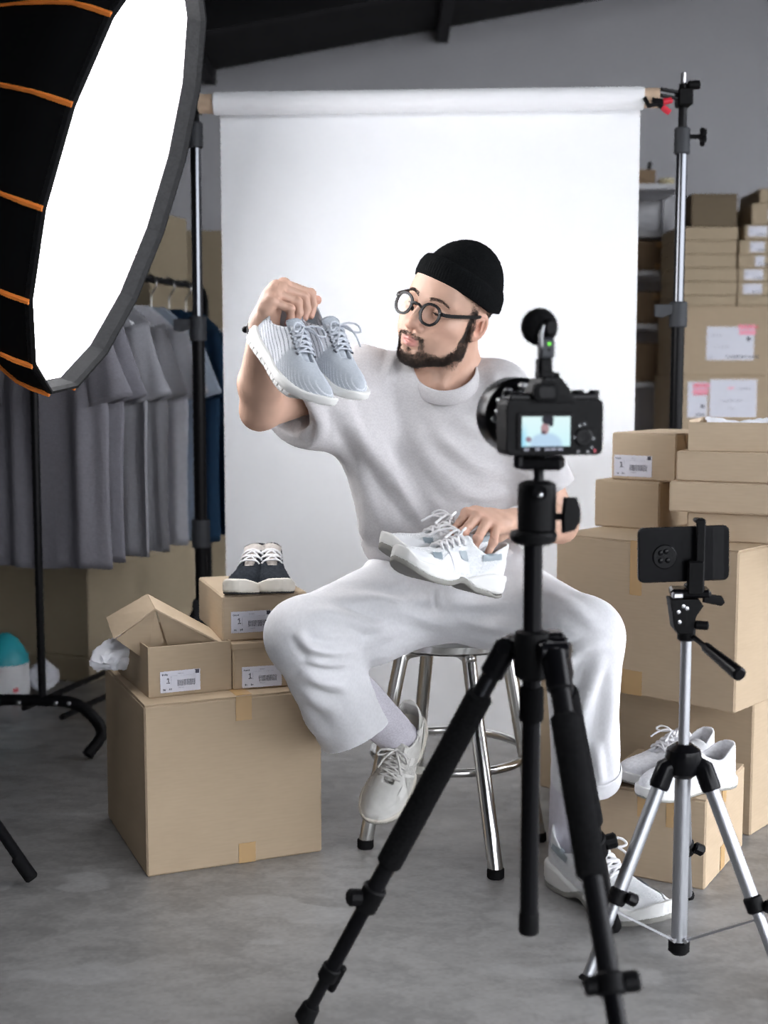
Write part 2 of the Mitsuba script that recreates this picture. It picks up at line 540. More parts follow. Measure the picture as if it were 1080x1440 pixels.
def soft_box(w, l, h, seed=0, amp=0.0009):
    """A carton's shell: chamfered and faintly bulged, like board that has been handled."""
    m = chbox(w, l, h, 0.0035)
    for _ in range(2):
        m = m.subdivide()
    v = m.vertices.copy()
    q = v / np.array([w / 2, l / 2, h / 2]) - [0, 0, 1]
    n = meshkit.noise(v * 7 + seed * 3.1, seed) - 0.5
    for k in range(3):
        o = [j for j in range(3) if j != k]
        on = np.abs(np.abs(q[:, k]) - 1) < 0.02
        fall = np.clip(1 - q[:, o[0]] ** 2, 0, 1) * np.clip(1 - q[:, o[1]] ** 2, 0, 1)
        if k == 2:
            fall = np.where(q[:, 2] < 0, 0, -fall)
        v[:, k] += np.where(on, np.sign(q[:, k]) * fall * amp * (0.6 + n), 0)
    m.vertices = v
    return m


def face_frame(B, w, l, h, side, u, v):
    """Frame on a side of the box with frame B (origin at its bottom centre): u along the face, v up, in metres from the face's bottom centre."""
    if side == 'front':
        L = frame((u, -l / 2 - 0.0010, v), x=(1, 0, 0), y=(0, 0, 1))
    elif side == 'right':
        L = frame((w / 2 + 0.0010, u, v), x=(0, 1, 0), y=(0, 0, 1))
    elif side == 'left':
        L = frame((-w / 2 - 0.0010, -u, v), x=(0, -1, 0), y=(0, 0, 1))
    else:
        L = frame((u, v, h + 0.0004), x=(1, 0, 0), y=(0, 1, 0))
    return B @ L


def corner_box(A, w, l, h, deg):
    """Frame of a box whose front left bottom corner is A and whose front runs at deg from +x."""
    a = math.radians(deg)
    x, y = V(math.cos(a), math.sin(a), 0), V(-math.sin(a), math.cos(a), 0)
    return frame(np.asarray(A) + x * w / 2 + y * l / 2, x=x, y=y)


def carton(name, B, w, l, h, bsdf, label, cat_='cardboard box', group=None, flaps=True, tapes=(), lid=None, seed=0, labels_=()):
    t = thing(name, label, cat_, group)
    hb = h - (0.0035 if flaps else 0.0)
    if lid:
        hb = h - 0.002
    part(t, 'body', moved(soft_box(w, l, hb, seed), B), bsdf, 20)
    if flaps:
        for s in (-1, 1):
            part(t, 'flap', moved(chbox(w - 0.002, l / 2 - 0.003, 0.0033, 0.001, (0, s * (l / 4), hb)), B), bsdf, False)
    if lid:
        hl, ov = lid, (0.012 if lid > 0.03 else 0.004)
        part(t, 'lid', moved(cat([chbox(w + ov, l + ov, 0.003, 0.001, (0, 0, h - 0.003)),
                                  chbox(w + ov, 0.0025, hl, 0.0008, (0, -l / 2 - ov / 2 + 0.0013, h - hl)), chbox(w + ov, 0.0025, hl, 0.0008, (0, l / 2 + ov / 2 - 0.0013, h - hl)),
                                  chbox(0.0025, l + ov, hl, 0.0008, (-w / 2 - ov / 2 + 0.0013, 0, h - hl)), chbox(0.0025, l + ov, hl, 0.0008, (w / 2 + ov / 2 - 0.0013, 0, h - hl))]), B), bsdf, False)
    for side, u, v, tw, th in tapes:
        part(t, 'packing_tape', moved(chbox(tw, th, 0.0007, 0.0002), face_frame(B, w, l, h, side, u, v)), 'tape_tan', False)
    for side, u, v, sw, sh, style in labels_:
        sticker(t, face_frame(B, w, l, h, side, u, v), sw, sh, style, seed)
    return t


# left: the big carton with its shoe boxes
A0 = onz(207, 1234, 0); A1 = onz(462, 1204, 0)
BIGDEG = math.degrees(math.atan2(A1[1] - A0[1], A1[0] - A0[0]))
FRONTDEG, BIGDEG = BIGDEG, 23.0
BW = 0.374
BH = 0.353
BB = corner_box(A0, BW, 0.395, BH, BIGDEG)
carton('large_carton', BB, BW, 0.395, BH, 'card', 'large square cardboard carton on the floor under the three shoe boxes', flaps=True, seed=1,
       tapes=[('front', -0.002 + 0.02, BH - 0.026, 0.034, 0.05), ('front', 0.022, 0.022, 0.036, 0.042), ('top', 0.02, 0.0, 0.034, 0.39)])
SH = 0.113
a = onz(209, 982, BH); b = onz(326, 970, BH)
deg = math.degrees(math.atan2(b[1] - a[1], b[0] - a[0])); sw = float(np.linalg.norm(b - a))
OB = corner_box(a, sw, 0.27, 0.104, deg)
OPEN_W, OPEN_H = sw, 0.104
t = thing('open_shoe_box', 'open shoe box with bent raised lid and labelled front, on the large carton', 'shoe box', 'shoe boxes on the large carton')
wl = 0.003
shell = [chbox(sw, wl, OPEN_H, 0.0008, (0, -0.135 + wl / 2, 0)), chbox(sw, wl, OPEN_H, 0.0008, (0, 0.135 - wl / 2, 0)), chbox(wl, 0.27, OPEN_H, 0.0008, (-sw / 2 + wl / 2, 0, 0)),
         chbox(wl, 0.27, OPEN_H, 0.0008, (sw / 2 - wl / 2, 0, 0)), chbox(sw, 0.27, wl, 0.0008)]
part(t, 'body', moved(cat(shell), OB), 'card', False)


def sheet(quad, th=0.003):
    """A thin board with the given 4 corners."""
    q = np.asarray(quad, float)
    n = unit(np.cross(q[1] - q[0], q[3] - q[0])) * th / 2
    return trimesh.Trimesh(np.vstack([q - n, q + n])).convex_hull


# the lid is bent along a ridge: a steep left slope and a long right slope that ends on the box's front right corner
zt = BH + OPEN_H
pb = lambda x, y, z: (OB @ np.array([x, y, z, 1.0]))[:3]
rdgF, rdgB = at(218, 857, 2.66), at(207, 836, 2.80)
lF, lB = at(160, 898, 2.652), at(150, 869, 2.79)
rF, rB = at(310, 904, 2.675), at(320, 897, 2.82)
part(t, 'lid', cat([sheet([lF, rdgF, rdgB, lB]), sheet([rdgF, rF, rB, rdgB])]), 'card_light', False)
part(t, 'lid_flange', sheet([lF + V(0.003, 0.006, -0.002), rdgF + V(-0.001, 0.006, -0.003), at(231, 903, 2.682), at(207, 930, 2.672)]), 'card', False)
part(t, 'lid_flange', sheet([rdgF + V(0.004, 0.004, -0.004), rF + V(-0.003, 0.006, -0.002), at(300, 913, 2.697), at(236, 908, 2.681)]), 'card', False)
sticker(t, face_frame(OB, sw, 0.27, OPEN_H, 'front', -0.022, 0.030), 0.084, 0.044, 'shoe', 1)

a = onz(328, 971, BH); deg2 = FRONTDEG - 1
SB = corner_box(a, 0.165, 0.27, 0.098, deg2)
carton('shoe_box', SB, 0.165, 0.27, 0.098, 'card', 'closed shoe box beside the open one, lower box of the pair under the black shoes', 'shoe box', 'shoe boxes on the large carton', flaps=False, lid=0.012, seed=2,
       labels_=[('front', -0.022, 0.026, 0.084, 0.044, 'shoe')])
a = onz(313, 903, BH + 0.0985)
UB = corner_box(a, 0.182, 0.272, 0.097, deg2 + 1)
carton('shoe_box', UB, 0.182, 0.272, 0.097, 'card_light', 'closed shoe box with white label carrying the black canvas shoes', 'shoe box', 'shoe boxes on the large carton', flaps=False, lid=0.0, seed=3,
       labels_=[('front', -0.03, 0.040, 0.086, 0.045, 'shoe')])

# right: cartons in front of the rear stacks
A_Z, A_H = 0.302, 0.343
carton('carton_stack_base', corner_box(V(0.38, 3.145, 0), 0.55, 0.34, A_Z, -40), 0.55, 0.34, A_Z, 'card', 'wide cardboard carton on the floor, underneath the big taped carton on the right', flaps=True, seed=4)
AB = corner_box(V(0.394, 2.985, A_Z), 0.452, 0.45, A_H, -42)
carton('taped_carton', AB, 0.452, 0.45, A_H, 'card', 'big cardboard carton behind the phone, flat boxes stacked on it', flaps=True, seed=5,
       tapes=[('front', -0.02, 0.028, 0.05, 0.054), ('front', -0.015, A_H - 0.06, 0.03, 0.12)])
CB = corner_box(V(0.627, 2.485, 0) - 0.236 * V(math.cos(math.radians(-30)), math.sin(math.radians(-30)), 0), 0.236, 0.28, 0.182, -30)
carton('small_carton', CB, 0.236, 0.28, 0.182, 'card', 'small cardboard carton on the floor with white sneakers on top', flaps=True, seed=6,
       tapes=[('front', -0.005, 0.182 - 0.028, 0.032, 0.055), ('front', 0.055, 0.182 - 0.034, 0.034, 0.066), ('right', -0.02, 0.182 - 0.02, 0.03, 0.04), ('right', -0.02, 0.03, 0.03, 0.05)])
z = A_Z + A_H
carton('shoe_box', corner_box(V(0.503, 3.13, z), 0.168, 0.27, 0.112, -37), 0.168, 0.27, 0.112, 'card', 'plain shoe box on the big taped carton, under the labelled shoe box', 'shoe box', flaps=False, lid=0.0, seed=7)
EB = corner_box(V(0.541, 3.125, z + 0.1125), 0.165, 0.265, 0.112, -37)
t = carton('shoe_box', EB, 0.165, 0.265, 0.112, 'card_light', 'labelled shoe box at the right of the camera, on top of a plain shoe box', 'shoe box', flaps=False, lid=0.0, seed=8,
           labels_=[('front', -0.026, 0.034, 0.098, 0.05, 'shoe')])
part(t, 'tuck_flap', moved(prism([(0.09 * math.cos(a), 0.06 * math.sin(a)) for a in np.linspace(math.pi, 2 * math.pi, 14)], 0, 0.002), face_frame(EB, 0.165, 0.265, 0.112, 'right', 0, 0.1085)), 'card', False)
zz = z
for k, (x, y, dg, w, h, lab) in enumerate([(0.660, 2.850, -24, 0.33, 0.064, 'flat cardboard box lying on the big carton, lowest of the four flat boxes'), (0.618, 2.842, -25, 0.36, 0.066, 'flat cardboard box, second from the bottom of the four flat boxes'),
                                       (0.632, 2.842, -26, 0.36, 0.065, 'flat cardboard box, third from the bottom of the four flat boxes')]):
    carton('flat_box', corner_box(V(x, y, zz), w, 0.26, h, dg), w, 0.26, h, 'card_light', lab, 'box', 'flat boxes stacked behind the phone', flaps=False, lid=0.0, seed=9 + k)
    zz += h + 0.0005
FB = corner_box(V(0.655, 2.835, zz), 0.34, 0.25, 0.066, -20)
t = thing('open_flat_box', 'open flat box with pale tissue showing, topmost of the four flat boxes', 'box', 'flat boxes stacked behind the phone')
part(t, 'body', moved(cat([chbox(0.34, 0.003, 0.062, 0.0008, (0, -0.1235, 0)), chbox(0.34, 0.003, 0.066, 0.0008, (0, 0.1235, 0)), chbox(0.003, 0.25, 0.066, 0.0008, (-0.1685, 0, 0)),
                           chbox(0.003, 0.25, 0.066, 0.0008, (0.1685, 0, 0)), chbox(0.34, 0.25, 0.003, 0.0008)]), FB), 'card_light', False)


def crumple(nx, ny, fn, seed, amp, f=14):
    u, v = np.meshgrid(np.linspace(-1, 1, nx), np.linspace(-1, 1, ny), indexing='ij')
    p = np.stack(fn(u, v), -1)
    for o in range(3):
        q = p * f * 1.8 ** o + seed
        d = np.stack([np.abs(meshkit.noise(q + 11 * k, seed + k) - 0.5) * 2 - 0.35 for k in range(3)], -1)
        p = p + d * amp / 1.7 ** o
    m = trimesh.Trimesh(p.reshape(-1, 3), [(0, 1, 2)], process=False)
    i, j = np.meshgrid(np.arange(nx - 1), np.arange(ny - 1), indexing='ij')
    a = i * ny + j
    return trimesh.Trimesh(p.reshape(-1, 3), np.vstack([np.stack([a, a + ny, a + ny + 1], -1).reshape(-1, 3), np.stack([a, a + ny + 1, a + 1], -1).reshape(-1, 3)]), process=False)


part(t, 'tissue', moved(crumple(50, 40, lambda u, v: (u * 0.155, v * 0.105, 0.058 + 0.012 * np.cos(3 * u) * np.cos(2 * v)), 5, 0.010, 18), FB), 'tissue', True)

# crumpled tissue paper that sticks out at the left of the open box
c = at(165, 915, 2.78)
th = lambda u: u * math.pi
tis = crumple(90, 60, lambda u, v: (c[0] + 0.050 * np.cos(th(u)) * np.cos(v * 1.5) * (1.15 - 0.3 * np.cos(th(u))) + 0.03 * v, c[1] + 0.055 * np.sin(v * 1.5), c[2] + 0.012 + 0.035 * np.sin(th(u)) * np.cos(v * 1.5) + 0.012 * np.cos(th(u))), 3, 0.018, 20)
lowest = tis.vertices[:, 2].min()
tis.vertices = (tis.vertices - c) * 0.98 + c
lowest = tis.vertices[:, 2].min()
tis.apply_translation((0.014, 0, BH + 0.018 - lowest))
solo('tissue_paper', tis, 'tissue', 'crumpled white tissue paper at the left of the open shoe box', 'paper', smooth=40)

# right rear: two columns of shoe boxes on cartons
RD = 5.0
hx = lambda px, d=RD: (px - 540) / FPX * d
hz = lambda py, d=RD: float(at(540, py, d)[2])
carton('rear_carton', yawed((1.40, RD + 0.165, 0), 0), 0.62, 0.33, hz(600) - 0.05, 'card', 'rear cardboard carton on the floor, lowest under the paper labels', flaps=False, seed=20)
z0 = hz(600) - 0.05
carton('rear_carton', yawed((1.40, RD + 0.165, z0), 0), 0.62, 0.33, hz(528) - z0, 'card', 'rear cardboard carton with a red-stamped label beside a white paper sheet', flaps=False, seed=21,
       labels_=[('front', hx(979) - 1.40, hz(562) - z0, 0.075, 0.135, 'parcel_tall'), ('front', hx(1029) - 1.40, hz(568) - z0, 0.178, 0.185, 'sheet')])
z1 = hz(528)
carton('rear_carton', yawed((1.405, RD + 0.165, z1), 0), 0.61, 0.33, hz(430) - z1, 'card', 'rear cardboard carton with one wide white label and pink stamp', flaps=False, seed=22,
       labels_=[('front', hx(1023) - 1.405, hz(483) - z1, 0.180, 0.125, 'parcel')])
ys = [430, 415, 395.5, 376, 357, 337.5, 318]
names = ['lowest', 'second from bottom', 'third from bottom', 'fourth from bottom', 'fifth from bottom', 'topmost']
for k in range(6):
    w = hx(1030) - hx(946)
    carton('rear_shoe_box', yawed(((hx(1030) + hx(946)) / 2 + rng.uniform(-.003, .003), RD + 0.15, hz(ys[k])), 0), w, 0.28, hz(ys[k + 1]) - hz(ys[k]) - 0.001, 'card_olive',
           f'unlabelled shoe box in the column behind the right stand, {names[k]}', 'shoe box', 'shoe boxes in the rear left column', flaps=False, lid=0.0, seed=30 + k)
carton('shaded_carton', yawed((hx(998), RD + 0.15, hz(318)), 0), hx(1030) - hx(966), 0.26, hz(271) - hz(318), 'card_shaded', 'carton darkened for shade on top of the unlabelled shoe boxes, right of the stand', flaps=False, seed=40)
ys2 = [430, 415, 396, 376, 357, 337, 315.5, 285, 264]
xs2 = [1032, 1032, 1032, 1032, 1033, 1040, 1049, 1059]
st = [None, (1053, 406, 0.072), (1054, 386, 0.072), (1062, 367, 0.035), (1058, 347, 0.055), (1058, 325, 0.072), (1079, 300, 0.04), None]
nm2 = ['lowest box', 'second box from the bottom', 'third box from the bottom', 'fourth box from the bottom', 'fifth box from the bottom', 'sixth box from the bottom', 'seventh box from the bottom', 'topmost box']
for k in range(8):
    w = 0.24
    cx = hx(xs2[k]) + w / 2
    lb = [('front', hx(st[k][0]) - cx, hz(st[k][1]) - hz(ys2[k]), st[k][2], 0.038, 'small')] if st[k] else []
    carton('rear_shoe_box', yawed((cx, RD + 0.15, hz(ys2[k])), 0), w, 0.28, hz(ys2[k + 1]) - hz(ys2[k]) - 0.001, 'card_olive', f'flat shoe box in the far right column, {nm2[k]}', 'shoe box',
           'shoe boxes in the rear right column', flaps=False, lid=0.0, seed=50 + k, labels_=lb)

# white shelf unit behind the backdrop
SD = 5.35
t = thing('shelf_unit', 'white shelf unit against the grey wall, right of the backdrop', 'shelf')
sx0, sx1 = hx(820, SD), hx(952, SD)
part(t, 'back_panel', slab(sx0, sx1, SD + 0.33, SD + 0.34, 0.05, hz(266, SD)), 'shelf_white', False)
shelf_y = [262, 329, 384, 459, 541, 640]
for k, py in enumerate(shelf_y):
    zt = hz(py - 4, SD)
    part(t, 'shelf_board', moved(chbox(sx1 - sx0, 0.33, 0.022, 0.002), yawed(((sx0 + sx1) / 2, SD + 0.165, zt - 0.022), 0)), 'shelf_white', False)
for x in (sx0, sx1):
    for y in (SD + 0.012, SD + 0.318):
        part(t, 'post', slab(x - 0.012, x + 0.012, y - 0.012, y + 0.012, 0, hz(258, SD)), 'shelf_white', False)


def shelf_carton(px0, px1, ytop, yshelf, lab, tapes=()):
    w, zb = hx(px1, SD) - hx(px0, SD), hz(yshelf - 4, SD)
    h = hz(ytop, SD) - zb
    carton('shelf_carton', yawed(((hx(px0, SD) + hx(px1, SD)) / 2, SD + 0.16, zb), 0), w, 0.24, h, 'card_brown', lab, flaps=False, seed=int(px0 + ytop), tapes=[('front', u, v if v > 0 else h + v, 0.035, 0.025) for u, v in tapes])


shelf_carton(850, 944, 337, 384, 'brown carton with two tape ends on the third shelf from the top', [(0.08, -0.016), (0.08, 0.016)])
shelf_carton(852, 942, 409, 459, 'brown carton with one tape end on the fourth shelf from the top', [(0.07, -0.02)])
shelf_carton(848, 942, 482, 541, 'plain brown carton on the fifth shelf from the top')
t = thing('shelf_caddy', 'small brown box holding a black tool on the top shelf beside the backdrop', 'box')
b0 = hz(258, SD)
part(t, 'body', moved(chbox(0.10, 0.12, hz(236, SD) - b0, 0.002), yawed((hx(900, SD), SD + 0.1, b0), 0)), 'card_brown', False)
part(t, 'tool_handle', rod((hx(911, SD), SD + 0.1, hz(238, SD)), (hx(913, SD), SD + 0.1, hz(222, SD)), 0.008, c=0.002), 'black_plastic')
M('cream_tape', (0.62, 0.55, 0.36), rough=0.5)
solo('tape_roll', cat([moved(ring_torus(0.026, 0.009, 40, 8), yawed((hx(936, SD), SD + 0.1, b0 + 0.009), 0)), moved(ring_torus(0.026, 0.009, 40, 8), yawed((hx(936, SD), SD + 0.1, b0 + 0.024), 0))]), 'cream_tape',
     'cream roll of tape on the top shelf', 'tape')

# left rear: storage boxes behind the clothes rack
LB = corner_box(V(-0.94, 4.35, 0) - 0.5 * V(math.cos(math.radians(-6)), math.sin(math.radians(-6)), 0), 0.5, 0.8, 0.43, -19)
carton('storage_box', frame(V(*(LB[:3, 3])) + V(0, 0, 0.0), x=LB[:3, 0], y=LB[:3, 1]), 0.5, 0.8, 0.085, 'card_grey', 'low grey-brown cardboard tray on the floor under the lidded storage box', 'storage box', flaps=False, seed=60)
B2 = LB.copy(); B2[2, 3] = 0.086
carton('storage_box', B2, 0.5, 0.8, 0.345, 'card_grey', 'big grey-brown cardboard storage box with a lid, below the hanging shirts', 'storage box', flaps=False, lid=0.065, seed=61)
for k, (z0, h, lab) in enumerate([(0.432, 0.56, 'tall grey-brown carton standing on the lidded storage box behind the shirts'), (0.993, 0.22, 'shallow grey-brown carton between two tall ones behind the clothes rail'), (1.214, 0.36, 'grey-brown carton above the clothes rail, by the softbox edge')]):
    B3 = corner_box(V(-1.25, 4.75, z0), 0.46, 0.30, h, -17)
    carton('kraft_carton', B3, 0.46, 0.30, h, 'card_grey', lab, 'cardboard box', 'grey-brown cartons behind the clothes rail', flaps=False, seed=62 + k)
carton('tall_carton', corner_box(V(-0.83, 5.05, 0), 0.5, 0.3, 1.13, 6), 0.5, 0.3, 1.13, 'card_grey', 'tall grey-brown carton on the floor right of the stand pole, navy shirts in front', 'cardboard box', flaps=False, seed=70)
carton('kraft_carton', corner_box(V(-0.80, 5.05, 1.131), 0.48, 0.3, 0.42, 3), 0.48, 0.3, 0.42, 'card_grey', 'grey-brown carton on the tall one, between stand pole and backdrop', 'cardboard box', 'grey-brown cartons behind the clothes rail', flaps=False, seed=71)

# ---------------------------------------------------------------- backdrop and its stands
PL, PR = 3.62, 3.54
t = thing('paper_backdrop', 'white seamless paper backdrop hanging behind the man', 'backdrop')
rc0, rc1 = at(301, 146, PL), at(905, 138, PR)
axis = unit(rc1 - rc0)
RR = 0.030
part(t, 'roll', rod(rc0, rc1, RR, 40, c=0.002), 'paper_white')
core = moved(lathe([(0.018, -0.04), (0.0255, -0.04), (0.0255, np.linalg.norm(rc1 - rc0) + 0.04), (0.018, np.linalg.norm(rc1 - rc0) + 0.04)], 28), frame(rc0, z=axis))
part(t, 'core_tube', core, 'core_tube')
# the sheet leaves the roll at its front and hangs down, a few slow waves across it
s = np.linspace(0, 1, 60)
n_out = unit(np.cross(V(0, 0, 1), axis)) * -1
n_out = n_out if n_out[1] < 0 else -n_out
rows = []
top = []
down = [(-RR, -z_) for z_ in np.linspace(0.0, float(rc0[2]) - 0.004, 40)]
for o, zz_ in top + down:
    w = 0.003 * np.sin(s * 9 + zz_ * 2) * min(1, abs(zz_) / 0.5)
    edge0, edge1 = rc0 + axis * 0.010, rc1 - axis * 0.004
    base = edge0[None] + (edge1 - edge0)[None] * s[:, None]
    rows.append(base + n_out[None] * (o - 0.0015 + w[:, None]) + np.array([0, 0, zz_]) * (np.array([1, 1, 1])))
m = loft(rows, cap=False, closed=False)
z = m.vertices[:, 2]
part(t, 'sheet', m, 'paper_white', True)
lo = m.vertices[np.argsort(z)[:60]]


def light_stand_pole(px_top, py_top, d, px_low, label, collars, right):
    t = thing('backdrop_stand', label, 'stand', 'backdrop stands')
    top = at(px_top, py_top, d)
    x, zt = top[0], top[2]
    z_mid1, z_mid2 = collars
    part(t, 'top_tube', rod((x, d, z_mid1), (x, d, zt), 0.0115), 'black_metal')
    part(t, 'middle_tube', rod((x, d, z_mid2), (x, d, z_mid1), 0.0145), 'dark_chrome')
    part(t, 'bottom_tube', rod((x, d, 0.12), (x, d, z_mid2), 0.018), 'black_metal')
    for zc, r in ((z_mid1, 0.021), (z_mid2, 0.024)):
        c = part(t, 'collar', moved(lathe([(r - 0.002, -0.035), (r, -0.032), (r, 0.030), (r - 0.003, 0.034)], 24), frame((x, d, zc), x=(1, 0, 0), y=(0, 1, 0))), 'dark_grey_plastic')
        sgn = (1 if right else -1) if zc == z_mid1 else -1
        part(c, 'knob_screw', rod((x + sgn * 0.015, d - 0.006, zc + 0.01), (x + sgn * 0.05, d - 0.006, zc + 0.01), 0.006), 'black_plastic')
        if zc == z_mid1:
            star = [(0.021 * (1 + 0.22 * math.cos(5 * q)) * math.cos(q), 0.021 * (1 + 0.22 * math.cos(5 * q)) * math.sin(q)) for q in np.linspace(0, 2 * np.pi, 40, endpoint=False)]
            part(c, 'knob', moved(prism(star, 0, 0.012, 0.003), frame((x + sgn * 0.048, d - 0.006, zc + 0.01), z=(sgn, 0, 0))), 'black_plastic')
        else:
            part(c, 'lever', moved(prism([(0, -0.01), (0.03, -0.022), (0.05, -0.018), (0.05, 0.014), (0.0, 0.014)], -0.006, 0.006, 0.002), frame((x - 0.016, d - 0.008, zc + 0.012), x=(-1, 0, 0), y=(0, 0, 1))), 'dark_grey_plastic')
    part(t, 'spigot', rod((x, d, zt), (x, d, zt + 0.03), 0.007, c=0.002), 'brushed_steel')
    for k in range(3):
        a = math.radians(90 + 120 * k + (30 if right else 0))
        f = V(x + 0.2 * math.cos(a), d + 0.2 * math.sin(a), 0.012)
        part(t, 'leg', cat([rod((x + 0.02 * math.cos(a), d + 0.02 * math.sin(a), 0.34), f, 0.009), ball(f, 0.012, 2)]), 'black_metal')
    part(t, 'leg_hub', moved(lathe([(0.026, 0.31), (0.028, 0.32), (0.028, 0.36), (0.024, 0.37)], 24), frame((x, d, 0), x=(1, 0, 0), y=(0, 1, 0))), 'dark_grey_plastic')
    return t, x, zt


tl, xl, zl = light_stand_pole(274, 150, 3.70, 280, 'black stand left of the backdrop, behind the clothes rack corner', (float(at(273, 190, 3.7)[2]), float(at(276, 462, 3.7)[2])), False)
tr, xr, zr = light_stand_pole(961, 118, 3.60, 953, 'chrome and black stand right of the backdrop with red-tipped clamp', (float(at(960, 198, 3.6)[2]), float(at(956, 442, 3.6)[2])), True)
# joint of the left stand far down
part(tl, 'lower_collar', moved(lathe([(0.024, -0.04), (0.026, -0.037), (0.026, 0.037), (0.023, 0.04)], 24), frame((xl, 3.70, float(at(279, 750, 3.7)[2])), x=(1, 0, 0), y=(0, 1, 0))), 'dark_grey_plastic')
# cross bar through the core, clamp block on the right stand
for tt, x, d, e in ((tl, xl, 3.70, rc0 - axis * 0.045), (tr, xr, 3.60, rc1 + axis * 0.045)):
    for dz in (-0.006, 0.010):
        part(tt, 'cross_arm', rod(e + V(0, 0, dz + 0.012), (x, d - 0.012, e[2] + dz + 0.012), 0.005), 'black_metal')
    part(tt, 'clamp_block', moved(chbox(0.04, 0.05, 0.045, 0.004), yawed((x, d - 0.01, e[2] - 0.012), 0)), 'black_plastic')
part(tr, 'clamp_knob', rod((xr + 0.01, 3.59, zr - 0.006), (xr + 0.042, 3.59, zr - 0.004), 0.012, c=0.003), 'black_plastic')
t = thing('spring_clamp', 'small black spring clamp with red tips gripping the paper roll', 'clamp')
q = at(917, 140, 3.50)
for (p1, p2) in (((931, 143), (944, 141)), ((930, 150), (941, 158))):
    part(t, 'handle', tube([q, at(p1[0], p1[1], 3.50), at(p2[0], p2[1], 3.50)], [0.006, 0.007, 0.005], 8), 'black_plastic')
    a, b = at(p1[0] + 1, p1[1], 3.50), at(p2[0], p2[1], 3.50)
    part(t, 'grip', rod(a, b + (b - a) * 0.1, 0.0082, 10, c=0.002), 'red_rubber')
part(t, 'jaw', tube([at(907, 138, 3.505), at(912, 149, 3.49), at(925, 146, 3.50)], [0.006, 0.007, 0.006], 8), 'black_plastic')

# ---------------------------------------------------------------- clothes rack, hangers and shirts
RN, RF = V(-0.906, 3.42, 0), V(-0.600, 4.47, 0)
rdir = unit(RF - RN)
RZ = 1.297
t = thing('clothes_rack', 'black metal clothes rack with curved feet at the left', 'clothes rack')
bend = 0.06
railpts = [RN + V(0, 0, 0.14), RN + V(0, 0, RZ - bend), RN + V(0, 0, RZ - 0.018) + rdir * 0.018, RN + V(0, 0, RZ) + rdir * bend,
           RF + V(0, 0, RZ) - rdir * bend, RF + V(0, 0, RZ - 0.018) - rdir * 0.018, RF + V(0, 0, RZ - bend), RF + V(0, 0, 0.14)]
part(t, 'rail', tube([RN + V(0, 0, RZ) + rdir * bend, RF + V(0, 0, RZ) - rdir * bend], 0.0105, 14), 'black_metal')
for e, s in ((RN, 1), (RF, -1)):
    pts = [e + V(0, 0, 0.14), e + V(0, 0, RZ - bend)] + [e + rdir * s * bend * (1 - math.cos(a)) + V(0, 0, RZ - bend + bend * math.sin(a)) for a in np.linspace(0.2, math.pi / 2, 8)]
    part(t, 'upright', tube(pts, 0.0105, 14), 'black_metal')
# feet: a bar across each end, bent down to the floor
cross = V(1.0, -0.06, 0); cross = unit(cross)
for e in (RN, RF):
    prof = [(-0.25, 0.012), (-0.215, 0.05), (-0.17, 0.105), (-0.11, 0.137), (0.0, 0.143), (0.10, 0.135), (0.16, 0.105), (0.19, 0.055), (0.172, 0.012)]
    if e is RN:
        prof = [(-0.25, 0.012), (-0.25, 0.05), (-0.22, 0.105), (-0.13, 0.143), (0.0, 0.146), (0.075, 0.142), (0.125, 0.115), (0.158, 0.06), (0.128, 0.013)]
    pts = [e + cross * u + V(0, -0.06 * max(0, (0.05 - z_) / 0.05) if e is RN else 0, z_) for u, z_ in prof]
    f = part(t, 'foot_bar', tube(pts, 0.0155, 14, smooth_path=5), 'black_metal')
    for u in (-0.06, 0.04, 0.075):
        part(f, 'screw', ball(e + cross * u + V(0, -0.016, 0.143), 0.006, 2, (1, 0.6, 1)), 'brushed_steel')
for dz, dx in ((0.125, -0.05), (0.10, 0.05)):
    part(t, 'base_rail', tube([RN + V(dx, 0, dz), RF + V(dx, 0, dz)], 0.008, 10), 'black_metal')


